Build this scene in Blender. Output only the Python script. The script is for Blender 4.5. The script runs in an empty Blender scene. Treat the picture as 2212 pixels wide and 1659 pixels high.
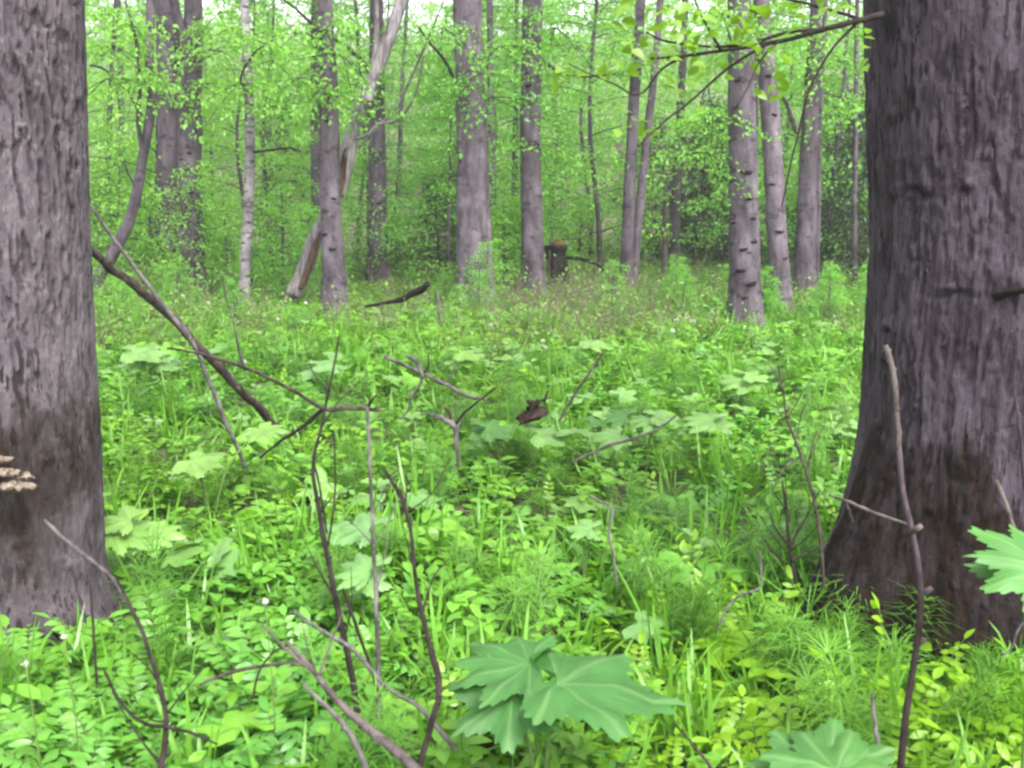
import bpy, math, random
import numpy as np
from mathutils import Vector, Matrix, Euler

random.seed(7)
RNG = np.random.default_rng(11)
SC = bpy.context.scene
COL = SC.collection

# ------------------------------------------------------------------ camera
PITCH = math.radians(9.0)
CAM = Vector((0, 0, 1.55))
F_PX = 2212.0                       # focal length in the pixels of a 2212 px wide picture (36 mm on 36 mm)
cam = bpy.data.cameras.new("camera")
cam_o = bpy.data.objects.new("camera", cam)
COL.objects.link(cam_o)
cam.lens = 36.0
cam.sensor_width = 36.0
cam.clip_start = 0.05
cam.clip_end = 600
cam.dof.use_dof = True
cam.dof.focus_distance = 5.2
cam.dof.aperture_fstop = 5.0
cam_o.location = CAM
cam_o.rotation_euler = (math.pi / 2 - PITCH, 0, 0)
SC.camera = cam_o
SC.cycles.filter_width = 2.5
SC.cycles.max_bounces = 8
SC.cycles.diffuse_bounces = 5
SC.cycles.glossy_bounces = 2
SC.cycles.transmission_bounces = 5
SC.cycles.transparent_max_bounces = 4
SC.cycles.use_denoising = True

# ------------------------------------------------------------------ sky, sun, exposure
SUN_EL, SUN_AZ = math.radians(52), math.radians(150)
world = bpy.data.worlds.new("World")
SC.world = world
world.use_nodes = True
wn, wl = world.node_tree.nodes, world.node_tree.links
wn.clear()
sky = wn.new("ShaderNodeTexSky")
sky.sky_type = 'NISHITA'
sky.sun_disc = False
sky.sun_elevation = SUN_EL
sky.sun_rotation = SUN_AZ
sky.air_density = 1.0
sky.dust_density = 4.0
hs = wn.new("ShaderNodeHueSaturation")          # a bright overcast: the sky's blue mostly hidden by thin cloud
hs.inputs['Saturation'].default_value = 0.22
bg = wn.new("ShaderNodeBackground")
bg.inputs['Strength'].default_value = 0.15
wo = wn.new("ShaderNodeOutputWorld")
wl.new(sky.outputs[0], hs.inputs['Color'])
wl.new(hs.outputs[0], bg.inputs['Color'])
wl.new(bg.outputs[0], wo.inputs['Surface'])
sun = bpy.data.lights.new("sun", 'SUN')
sun.energy = 1.3
sun.angle = math.radians(25)
sun.color = (1.0, 0.97, 0.92)
sun_o = bpy.data.objects.new("sun", sun)
COL.objects.link(sun_o)
# the Sky Texture's sun at rotation r stands at azimuth r clockwise from +Y
sdir = Vector((math.sin(SUN_AZ) * math.cos(SUN_EL), math.cos(SUN_AZ) * math.cos(SUN_EL), math.sin(SUN_EL)))
sun_o.rotation_euler = (-sdir).to_track_quat('-Z', 'Y').to_euler()
SC.view_settings.view_transform = 'Standard'
SC.view_settings.look = 'None'
SC.view_settings.exposure = 2.4
SC.view_settings.gamma = 1.0
SC.view_settings.use_curve_mapping = False

# ------------------------------------------------------------------ numbers
def smooth(a, b, x):
    t = np.clip((x - a) / (b - a), 0, 1)
    return t * t * (3 - 2 * t)

def _hash(ix, iy, iz, seed):
    h = (ix * 374761393 + iy * 668265263 + iz * 2147483647 + seed * 1274126177) & 0xFFFFFFFF
    h = ((h ^ (h >> 13)) * 1274126177) & 0xFFFFFFFF
    h = h ^ (h >> 16)
    return (h & 0xFFFF) / 65535.0 * 2 - 1

def vnoise(x, y, z, seed=0):
    """value noise in -1..1 on arrays"""
    x, y, z = np.broadcast_arrays(np.asarray(x, float), np.asarray(y, float), np.asarray(z, float))
    ix, iy, iz = (np.floor(a).astype(np.int64) for a in (x, y, z))
    fx, fy, fz = x - ix, y - iy, z - iz
    fx, fy, fz = (a * a * (3 - 2 * a) for a in (fx, fy, fz))
    r = 0
    for dx in (0, 1):
        for dy in (0, 1):
            for dz in (0, 1):
                w = (fx if dx else 1 - fx) * (fy if dy else 1 - fy) * (fz if dz else 1 - fz)
                r = r + w * _hash(ix + dx, iy + dy, iz + dz, seed)
    return r

def fbm(x, y, z, seed=0, octaves=4):
    r, a, f = 0, 0.5, 1.0
    for k in range(octaves):
        r = r + a * vnoise(x * f, y * f, z * f, seed + k * 17)
        a, f = a * 0.5, f * 2.03
    return r

def gz(x, y):
    """height of the forest floor"""
    x, y = np.asarray(x, float), np.asarray(y, float)
    z = 0.03 * np.clip(y - 4, 0, 22)
    z = z + np.where(y > 26, 0.20 * (y - 26) * smooth(26, 44, y), 0)
    z = z + 0.07 * vnoise(x * 0.45, y * 0.45, 0.5, 3) * smooth(4, 8, y) + 0.02 * vnoise(x * 2.2, y * 2.2, 0.2, 5)
    return z

def ray(u, v):
    a = (u - 1106.0) / F_PX
    b = (829.5 - v) / F_PX
    c, s = math.cos(PITCH), math.sin(PITCH)
    return Vector((a, c + b * s, -s + b * c))

def at(u, v, Y):
    """the point on the sight line through photograph position (u, v) that lies Y metres ahead"""
    d = ray(u, v)
    return CAM + d * (Y / d.y)

def hit(u, v, lift=0.0):
    """where that sight line meets the ground (raised by lift)"""
    d = ray(u, v)
    t = 0.5
    while t < 90:
        p = CAM + d * t
        if p.z <= float(gz(p.x, p.y)) + lift:
            return p
        t += 0.02
    return CAM + d * 40

# ------------------------------------------------------------------ building helpers
class MB:
    """collects verts and faces of one mesh"""
    def __init__(self):
        self.v, self.f, self.m, self.n = [], [], [], 0
    def add(self, verts, faces, mat=0):
        verts = np.asarray(verts, float).reshape(-1, 3)
        self.v.append(verts)
        for f in faces:
            self.f.append(tuple(int(i) + self.n for i in f))
            self.m.append(mat)
        self.n += len(verts)
    def addn(self, verts, faces, mat=0):
        """faces: an integer array, all with the same corner count"""
        faces = np.asarray(faces) + self.n
        self.v.append(np.asarray(verts, float).reshape(-1, 3))
        self.f.extend(map(tuple, faces.tolist()))
        self.m.extend([mat] * len(faces))
        self.n += len(self.v[-1])
    def mesh(self, name, mats, smooth_=True):
        me = bpy.data.meshes.new(name)
        vs = np.concatenate(self.v) if self.v else np.zeros((0, 3))
        me.from_pydata(vs.tolist(), [], self.f)
        for m in mats:
            me.materials.append(m)
        me.polygons.foreach_set("material_index", np.array(self.m, dtype=np.int32))
        me.polygons.foreach_set("use_smooth", np.full(len(self.f), smooth_, dtype=bool))
        me.update()
        return me

def obj(name, me, parent=None, link=True):
    o = bpy.data.objects.new(name, me)
    if link:
        COL.objects.link(o)
    if parent is not None:
        o.parent = parent
    return o

def tag(o, label=None, cat=None, group=None, kind=None):
    if label: o['label'] = label
    if cat: o['category'] = cat
    if group: o['group'] = group
    if kind: o['kind'] = kind
    return o

def thing(name, label, cat, loc=(0, 0, 0), rotz=0.0, group=None):
    o = bpy.data.objects.new(name, None)
    o.empty_display_size = 0.1
    COL.objects.link(o)
    o.location = loc
    o.rotation_euler = (0, 0, rotz)
    return tag(o, label, cat, group)

def copy_tree(o, parent=None):
    c = o.copy()
    COL.objects.link(c)
    if parent is not None:
        c.parent = parent
    for ch in list(o.children):
        copy_tree(ch, c)
    return c

def catmull(pts, n):
    """n samples of a smooth curve through pts (k x m array)"""
    P = np.asarray(pts, float)
    if len(P) == 2:
        t = np.linspace(0, 1, n)[:, None]
        return P[0] * (1 - t) + P[1] * t
    Q = np.vstack([2 * P[0] - P[1], P, 2 * P[-1] - P[-2]])
    out = []
    seg = np.linspace(0, len(P) - 1 - 1e-9, n)
    for s in seg:
        i = int(s); t = s - i
        p0, p1, p2, p3 = Q[i], Q[i + 1], Q[i + 2], Q[i + 3]
        out.append(0.5 * (2 * p1 + (p2 - p0) * t + (2 * p0 - 5 * p1 + 4 * p2 - p3) * t * t + (3 * p1 - p0 - 3 * p2 + p3) * t ** 3))
    return np.array(out)

def tube(mb, pts, rads, sides=8, mat=0, lump=0.0, seed=0, cap=True, lscale=6.0):
    """a tube along pts with radius per point; lump roughens it"""
    P = np.asarray(pts, float); R = np.asarray(rads, float)
    n = len(P)
    T = np.gradient(P, axis=0)
    T /= np.linalg.norm(T, axis=1)[:, None] + 1e-12
    ref = np.array([0, 1.0, 0]) if abs(T[0][1]) < 0.8 else np.array([1.0, 0, 0])
    A = np.cross(T, ref); A /= np.linalg.norm(A, axis=1)[:, None] + 1e-12
    B = np.cross(T, A)
    th = np.linspace(0, 2 * np.pi, sides, endpoint=False)
    ring = np.cos(th)[None, :, None] * A[:, None, :] + np.sin(th)[None, :, None] * B[:, None, :]
    rr = np.repeat(R[:, None], sides, 1)
    if lump:
        q = P[:, None, :] * lscale + ring * 1.3
        rr = rr * (1 + lump * fbm(q[..., 0], q[..., 1], q[..., 2], seed, 3) * 2.6)
    V = P[:, None, :] + ring * rr[..., None]
    i = np.arange(n - 1)[:, None] * sides; j = np.arange(sides)[None, :]; j2 = (j + 1) % sides
    Fq = np.stack([i + j, i + j2, i + sides + j2, i + sides + j], -1).reshape(-1, 4)
    base = mb.n
    mb.addn(V.reshape(-1, 3), Fq, mat)
    if cap:
        mb.f.append(tuple(base + k for k in range(sides))[::-1]); mb.m.append(mat)
        mb.f.append(tuple(base + (n - 1) * sides + k for k in range(sides))); mb.m.append(mat)

def unit(a):
    return a / (np.linalg.norm(a, axis=-1, keepdims=True) + 1e-12)

def leaves(mb, pos, dirv, nrm, L, W, mat=0, detail=0, droop=0.15, fold=0.18):
    """many leaves at once: pos, dirv, nrm are N x 3; L, W length N"""
    pos, dirv = np.atleast_2d(pos).astype(float), unit(np.atleast_2d(dirv).astype(float))
    nrm = np.atleast_2d(nrm).astype(float)
    side = unit(np.cross(dirv, nrm)); nrm = np.cross(side, dirv)
    N = len(pos)
    L = np.broadcast_to(np.asarray(L, float), (N,))[:, None]; W = np.broadcast_to(np.asarray(W, float), (N,))[:, None]
    if detail == 0:
        mid = pos + dirv * L * 0.45 + nrm * (fold * W)
        v = np.stack([pos, mid + side * W * .5, pos + dirv * L - nrm * droop * L, mid - side * W * .5], 1)
        f = np.array([[0, 1, 2], [0, 2, 3]])
        k = 4
    else:
        def row(t, w, up):
            c = pos + dirv * L * t - nrm * (droop * L * t * t)
            e = nrm * (up * W)
            return c + side * W * .5 * w + e, c, c - side * W * .5 * w + e
        a = row(.22, .78, fold * .7); b = row(.5, 1.0, fold); c = row(.78, .62, fold * .6)
        tip = pos + dirv * L - nrm * droop * L
        v = np.stack([pos, *a, *b, *c, tip], 1)           # 11
        f4 = np.array([[1, 4, 5, 2], [2, 5, 6, 3], [4, 7, 8, 5], [5, 8, 9, 6]])
        f3 = np.array([[0, 1, 2], [0, 2, 3], [7, 10, 8], [8, 10, 9]])
        k = 11
        off = (np.arange(N) * k)[:, None, None]
        base = mb.n
        mb.addn(v.reshape(-1, 3), (f4[None] + off).reshape(-1, 4), mat)
        ff = (f3[None] + off).reshape(-1, 3) + base
        mb.f.extend(map(tuple, ff.tolist())); mb.m.extend([mat] * len(ff))
        return
    off = (np.arange(N) * k)[:, None, None]
    mb.addn(v.reshape(-1, 3), (f[None] + off).reshape(-1, 3), mat)

# ------------------------------------------------------------------ materials
def new_mat(name):
    m = bpy.data.materials.new(name); m.use_nodes = True
    nt = m.node_tree; nt.nodes.clear()
    out = nt.nodes.new("ShaderNodeOutputMaterial")
    return m, nt, out

def N(nt, t, **k):
    n = nt.nodes.new(t)
    for a, b in k.items():
        setattr(n, a, b)
    return n

def mixc(nt, fac, a, b, blend='MIX'):
    n = N(nt, "ShaderNodeMix", data_type='RGBA', blend_type=blend)
    for s, x in ((0, fac), (6, a), (7, b)):
        if hasattr(x, 'is_linked'):
            nt.links.new(x, n.inputs[s])
        else:
            n.inputs[s].default_value = x if s == 0 else (*x, 1)
    return n.outputs[2]

def ramp(nt, x, stops):
    r = N(nt, "ShaderNodeValToRGB")
    el = r.color_ramp.elements
    while len(el) < len(stops):
        el.new(0.5)
    for e, (p, c) in zip(el, stops):
        e.position = p
        e.color = (*c, 1) if isinstance(c, tuple) else (c, c, c, 1)
    nt.links.new(x, r.inputs[0])
    return r.outputs[0]

def noise_tex(nt, vec, scale, detail=4, rough=0.55, stretch=None):
    n = N(nt, "ShaderNodeTexNoise")
    n.inputs['Scale'].default_value = scale
    n.inputs['Detail'].default_value = detail
    n.inputs['Roughness'].default_value = rough
    if stretch:
        mp = N(nt, "ShaderNodeMapping")
        mp.inputs['Scale'].default_value = stretch
        nt.links.new(vec, mp.inputs[0]); vec = mp.outputs[0]
    nt.links.new(vec, n.inputs['Vector'])
    return n.outputs['Fac']

def leaf_mat(name, dark, light, yellow, trans=0.42, patch=0.35, gloss=0.38, tmul=(1.15, 1.25, 0.6)):
    """leaf: reflecting face plus light let through; each plant its own shade, patches of the wood their own mix"""
    m, nt, out = new_mat(name)
    oi = N(nt, "ShaderNodeObjectInfo")
    geo = N(nt, "ShaderNodeNewGeometry")
    tc = N(nt, "ShaderNodeTexCoord")
    big = noise_tex(nt, geo.outputs['Position'], patch, 3)
    small = noise_tex(nt, geo.outputs['Position'], 9.0, 2)
    c = mixc(nt, oi.outputs['Random'], dark, light)
    f = ramp(nt, big, [(0.38, 0.0), (0.66, 1.0)])
    c = mixc(nt, f, c, yellow)
    f2 = ramp(nt, small, [(0.3, 0.75), (0.75, 1.15)])
    c = mixc(nt, 1.0, c, f2, 'MULTIPLY')
    va = N(nt, "ShaderNodeAttribute", attribute_name="vein")
    vm = N(nt, "ShaderNodeMath", operation='MULTIPLY'); vm.inputs[1].default_value = .28
    nt.links.new(va.outputs['Fac'], vm.inputs[0])
    c = mixc(nt, vm.outputs[0], c, (0.20, 0.30, 0.12))
    p = N(nt, "ShaderNodeBsdfPrincipled")
    p.inputs['Roughness'].default_value = gloss
    p.inputs['Specular IOR Level'].default_value = 0.45
    nt.links.new(c, p.inputs['Base Color'])
    t = N(nt, "ShaderNodeBsdfTranslucent")
    tcx = mixc(nt, 1.0, c, tmul, 'MULTIPLY')
    nt.links.new(tcx, t.inputs['Color'])
    mx = N(nt, "ShaderNodeMixShader"); mx.inputs[0].default_value = trans
    nt.links.new(p.outputs[0], mx.inputs[1]); nt.links.new(t.outputs[0], mx.inputs[2])
    nt.links.new(mx.outputs[0], out.inputs['Surface'])
    return m

def bark_mat(name, a, b, scar=(0.03, 0.025, 0.028), stretch=(9, 9, 2.2), spots=0.0, lichen=0.0, bump=0.5, moss=None, rings=0.0, attr=False):
    m, nt, out = new_mat(name)
    tc = N(nt, "ShaderNodeTexCoord"); v = tc.outputs['Object']
    n1 = noise_tex(nt, v, 1.0, 6, 0.65, stretch)
    n2 = noise_tex(nt, v, 2.2, 4, 0.6)
    c = mixc(nt, ramp(nt, n1, [(0.36, 0.0), (0.64, 1.0)]), tuple(q * (1.2 if attr else .62) for q in a), tuple(q * (.98 if attr else 1.22) for q in b))
    c = mixc(nt, ramp(nt, n2, [(0.3, 0.55), (0.7, 1.15)]), (0, 0, 0), c)
    h = n1
    if rings:                                             # dark cross marks of birch bark
        n3 = noise_tex(nt, v, 1.0, 4, 0.6, (5, 5, 16))
        c = mixc(nt, ramp(nt, n3, [(0.54, 0.0), (0.60, rings)]), c, scar)
    if spots:                                             # short crosswise dark marks
        n3 = noise_tex(nt, v, 1.0, 3, 0.5, (6, 6, 11))
        c = mixc(nt, ramp(nt, n3, [(0.57, 0.0), (0.64, min(1, spots * 1.5))]), c, scar)
    if lichen:
        n4 = noise_tex(nt, v, 9.0, 4, 0.6)
        n5 = noise_tex(nt, v, 34.0, 3, 0.6)
        mk = N(nt, "ShaderNodeMath", operation='MULTIPLY')
        nt.links.new(ramp(nt, n4, [(0.42, 0.0), (0.66, 1.0)]), mk.inputs[0])
        nt.links.new(ramp(nt, n5, [(0.52, 0.0), (0.62, lichen)]), mk.inputs[1])
        c = mixc(nt, mk.outputs[0], c, (0.26, 0.26, 0.25))
    if attr:
        at_ = N(nt, "ShaderNodeAttribute", attribute_name="scar")
        c = mixc(nt, at_.outputs['Fac'], c, scar)
        fk = noise_tex(nt, v, 1.0, 3, 0.6, attr[0])
        fm = noise_tex(nt, v, 3.0, 3, 0.5)
        mk2 = N(nt, "ShaderNodeMath", operation='MULTIPLY')
        nt.links.new(ramp(nt, fk, [(attr[1], 0.0), (attr[1] + .03, attr[2])]), mk2.inputs[0])
        nt.links.new(ramp(nt, fm, [(0.38, 0.25), (0.60, 1.0)]), mk2.inputs[1])
        c = mixc(nt, mk2.outputs[0], c, scar)
        sb = N(nt, "ShaderNodeMath", operation='MULTIPLY_ADD'); sb.inputs[1].default_value = -1.2
        nt.links.new(mk2.outputs[0], sb.inputs[0]); nt.links.new(h, sb.inputs[2]); h = sb.outputs[0]
        am = N(nt, "ShaderNodeAttribute", attribute_name="moss")
        nm = noise_tex(nt, v, 30.0, 5, 0.75, (1, 1, .55))
        mc = mixc(nt, ramp(nt, nm, [(0.42, 0.0), (0.66, 1.0)]), moss[0], moss[1])
        c = mixc(nt, am.outputs['Fac'], c, mc)
    p = N(nt, "ShaderNodeBsdfPrincipled")
    p.inputs['Roughness'].default_value = 0.9
    p.inputs['Specular IOR Level'].default_value = 0.15
    nt.links.new(c, p.inputs['Base Color'])
    fine = noise_tex(nt, v, 1.0, 6, 0.7, tuple(s * 4 for s in stretch))
    ad = N(nt, "ShaderNodeMath", operation='ADD')
    nt.links.new(h, ad.inputs[0]); nt.links.new(fine, ad.inputs[1])
    bp = N(nt, "ShaderNodeBump"); bp.inputs['Strength'].default_value = bump; bp.inputs['Distance'].default_value = 0.04
    nt.links.new(ad.outputs[0], bp.inputs['Height']); nt.links.new(bp.outputs[0], p.inputs['Normal'])
    nt.links.new(p.outputs[0], out.inputs['Surface'])
    return m

def floor_mat():
    m, nt, out = new_mat("forest_floor")
    geo = N(nt, "ShaderNodeNewGeometry"); v = geo.outputs['Position']
    n1 = noise_tex(nt, v, 14.0, 6, 0.7); n2 = noise_tex(nt, v, 1.1, 4)
    c = ramp(nt, n1, [(0.28, (0.018, 0.012, 0.009)), (0.5, (0.06, 0.042, 0.03)), (0.72, (0.13, 0.10, 0.075))])
    c = mixc(nt, ramp(nt, n2, [(0.45, 0.0), (0.7, 0.55)]), c, (0.045, 0.07, 0.018))
    p = N(nt, "ShaderNodeBsdfPrincipled"); p.inputs['Roughness'].default_value = 0.95
    nt.links.new(c, p.inputs['Base Color'])
    bp = N(nt, "ShaderNodeBump"); bp.inputs['Strength'].default_value = 0.8; bp.inputs['Distance'].default_value = 0.03
    nt.links.new(n1, bp.inputs['Height']); nt.links.new(bp.outputs[0], p.inputs['Normal'])
    nt.links.new(p.outputs[0], out.inputs['Surface'])
    return m

def plain(name, a, b, scale=14, rough=0.8):
    m, nt, out = new_mat(name)
    tc = N(nt, "ShaderNodeTexCoord")
    n1 = noise_tex(nt, tc.outputs['Object'], scale, 4)
    c = mixc(nt, ramp(nt, n1, [(0.35, 0.0), (0.65, 1.0)]), a, b)
    p = N(nt, "ShaderNodeBsdfPrincipled"); p.inputs['Roughness'].default_value = rough; p.inputs['Specular IOR Level'].default_value = .15
    nt.links.new(c, p.inputs['Base Color'])
    bp = N(nt, "ShaderNodeBump"); bp.inputs['Strength'].default_value = 0.4; bp.inputs['Distance'].default_value = 0.01
    nt.links.new(n1, bp.inputs['Height']); nt.links.new(bp.outputs[0], p.inputs['Normal'])
    nt.links.new(p.outputs[0], out.inputs['Surface'])
    return m

M = {}
M['floor'] = floor_mat()
M['grass'] = leaf_mat('grass_blade', (0.07698, 0.2187, 0.01723), (0.1129, 0.2877, 0.02584), (0.1335, 0.2992, 0.03014), 0.40, 0.5)
M['herb'] = leaf_mat('herb_leaf', (0.07983, 0.239, 0.02154), (0.1277, 0.3227, 0.03014), (0.1597, 0.3346, 0.02584), 0.40, 0.6)
M['pale'] = leaf_mat('pale_herb_leaf', (0.112, 0.2376, 0.075), (0.1456, 0.2808, 0.09), (0.1456, 0.27, 0.05), 0.35, 0.6)
M['fern'] = leaf_mat('compound_leaf', (0.07451, 0.239, 0.03445), (0.1064, 0.2868, 0.04306), (0.117, 0.2868, 0.03445), 0.40, 0.8)
M['lime'] = leaf_mat('yellow_green_leaf', (0.1587, 0.3335, 0.0144), (0.201, 0.3829, 0.018), (0.2116, 0.3829, 0.0216), 0.45, 0.6)
M['horsetail'] = leaf_mat('horsetail_needle', (0.06158, 0.1841, 0.01723), (0.09238, 0.2416, 0.02154), (0.1026, 0.2416, 0.01723), 0.35, 0.5)
M['branch_leaf'] = leaf_mat('hanging_branch_leaf', (0.12, 0.24, 0.02), (0.15, 0.28, 0.025), (0.16, 0.28, 0.03), 0.45, 0.6)
M['edge'] = leaf_mat('bright_broad_leaf', (0.05, 0.155, 0.03), (0.06, 0.175, 0.035), (0.06, 0.18, 0.035), 0.32, 0.9, 0.55)
M['big'] = leaf_mat('broad_leaf', (0.03939, 0.1331, 0.02681), (0.05371, 0.1597, 0.03447), (0.06087, 0.1664, 0.03065), 0.38, 0.9, 0.55, (0.9, 1.2, 0.7))
M['crown'] = leaf_mat('young_tree_leaf', (0.1109, 0.2943, 0.03919), (0.1695, 0.4028, 0.05225), (0.2086, 0.4338, 0.05878), 0.45, 0.16, 0.55)
M['far'] = leaf_mat('far_tree_leaf', (0.1668, 0.3319, 0.08554), (0.2182, 0.4011, 0.1198), (0.2566, 0.4287, 0.1368), 0.45, 0.12, 0.6)
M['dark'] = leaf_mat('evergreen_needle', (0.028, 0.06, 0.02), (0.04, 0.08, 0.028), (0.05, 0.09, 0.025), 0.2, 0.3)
M['shrublet'] = leaf_mat('olive_shrub_leaf', (0.088, 0.1915, 0.02871), (0.1232, 0.2341, 0.04306), (0.1496, 0.2128, 0.04785), 0.4, 0.5)
M['stalk'] = plain('green_stalk', (0.065, 0.1235, 0.02925), (0.091, 0.1365, 0.039), 30)
M['twig'] = plain('dry_twig', (0.08, 0.06, 0.05), (0.16, 0.12, 0.105), 30)
M['flower'] = plain('white_petal', (0.357, 0.357, 0.2962), (0.3808, 0.3808, 0.3321), 60)
LFLECK = ((44, 44, 11), .555, .95)
RFLECK = ((46, 46, 6.5), .555, .85)
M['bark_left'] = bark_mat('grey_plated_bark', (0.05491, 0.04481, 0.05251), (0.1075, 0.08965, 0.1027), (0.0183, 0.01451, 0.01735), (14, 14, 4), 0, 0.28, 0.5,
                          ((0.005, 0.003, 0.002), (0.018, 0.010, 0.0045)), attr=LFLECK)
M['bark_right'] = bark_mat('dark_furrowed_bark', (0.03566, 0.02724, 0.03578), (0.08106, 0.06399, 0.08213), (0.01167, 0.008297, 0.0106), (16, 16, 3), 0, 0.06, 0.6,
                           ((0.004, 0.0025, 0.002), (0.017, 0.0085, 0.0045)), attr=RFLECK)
M['bark_grey'] = bark_mat('smooth_grey_bark', (0.05405, 0.0429, 0.05284), (0.08783, 0.0715, 0.08631), (0.01689, 0.01271, 0.01586), (7, 7, 2), 0.55, 0.2, 0.35)
M['bark_pale'] = bark_mat('pale_grey_bark', (0.07374, 0.05833, 0.07166), (0.1107, 0.08986, 0.1083), (0.02346, 0.01734, 0.02097), (8, 8, 1.6), 0.4, 0.2, 0.4)
M['bark_dark'] = bark_mat('dark_grey_bark', (0.04774, 0.03723, 0.04579), (0.08115, 0.06582, 0.07954), (0.01909, 0.01362, 0.01687), (8, 8, 2), 0.5, 0.15, 0.35)
M['bark_birch'] = bark_mat('birch_bark', (0.1496, 0.132, 0.1408), (0.2112, 0.1936, 0.2024), (0.022, 0.0176, 0.0198), (6, 6, 5), 0, 0, 0.2, None, 0.9)
M['dead'] = bark_mat('bleached_dead_wood', (0.1344, 0.1162, 0.1193), (0.2239, 0.2059, 0.2107), (0.04976, 0.0264, 0.0194), (22, 22, 1.2), 0.0, 0, 0.5)
M['splinter'] = bark_mat('red_brown_broken_wood', (0.0432, 0.02016, 0.01296), (0.1037, 0.06336, 0.04608), (0.0144, 0.00864, 0.00576), (26, 26, 1.2), 0, 0, 0.6)
M['stick_brown'] = bark_mat('brown_stick_bark', (0.0306, 0.0216, 0.01901), (0.0648, 0.0486, 0.04277), (0.0108, 0.0072, 0.006336), (30, 30, 12), 0, 0.3, 0.5)
M['stick_grey'] = bark_mat('grey_stick_bark', (0.0684, 0.06072, 0.0602), (0.1296, 0.1178, 0.1135), (0.0288, 0.02208, 0.02064), (30, 30, 14), 0.4, 0.3, 0.4)
M['stick_dark'] = bark_mat('dark_stem_bark', (0.0133, 0.00924, 0.009282), (0.02826, 0.01971, 0.01911), (0.00665, 0.00462, 0.004095), (34, 34, 16), 0, 0, 0.4)
M['stick_pink'] = bark_mat('pinkish_stick_bark', (0.06324, 0.04743, 0.04479), (0.1054, 0.08649, 0.08169), (0.02635, 0.01674, 0.01581), (30, 30, 12), 0.5, 0.2, 0.4)
M['stick_purple'] = bark_mat('purple_stem_bark', (0.03315, 0.02297, 0.02964), (0.05304, 0.0389, 0.0468), (0.01989, 0.01111, 0.01248), (34, 34, 10), 0, 0, 0.3)
M['fungus'] = plain('pale_fungus', (0.06, 0.042, 0.028), (0.20, 0.165, 0.13), 34)
M['moss'] = plain('dry_moss', (0.0297, 0.0225, 0.00396), (0.0627, 0.045, 0.0099), 60)
M['rot'] = plain('rotten_wood', (0.0025, 0.002, 0.00175), (0.0075, 0.005625, 0.0045), 18)
M['rootwood'] = bark_mat('weathered_root_wood', (0.03, 0.01872, 0.014), (0.06, 0.0396, 0.0301), (0.01125, 0.0072, 0.007), (24, 24, 8), 0, 0, 0.7)

# ------------------------------------------------------------------ ground
def build_ground():
    def axis(lo, hi, fine_lo, fine_hi, step, grow):
        a = list(np.arange(fine_lo, fine_hi, step)); s = step
        while a[-1] < hi: s *= grow; a.append(a[-1] + s)
        s = step
        while a[0] > lo: s *= grow; a.insert(0, a[0] - s)
        return np.array(a)
    xs = axis(-140, 140, -6, 6, 0.12, 1.12); ys = axis(-40, 200, 0, 12, 0.12, 1.10)
    X, Y = np.meshgrid(xs, ys)
    Z = gz(X, Y) + 0.025 * fbm(X * 3, Y * 3, 0.1, 9, 3)
    mb = MB()
    w = len(xs); i = np.arange(len(ys) - 1)[:, None] * w; j = np.arange(w - 1)[None, :]
    mb.addn(np.stack([X, Y, Z], -1), np.stack([i + j, i + j + 1, i + w + j + 1, i + w + j], -1).reshape(-1, 4))
    tag(obj("forest_floor", mb.mesh("forest_floor", [M['floor']])), "brown leaf litter floor of the wood under the green plants", kind='structure')
build_ground()

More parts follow.
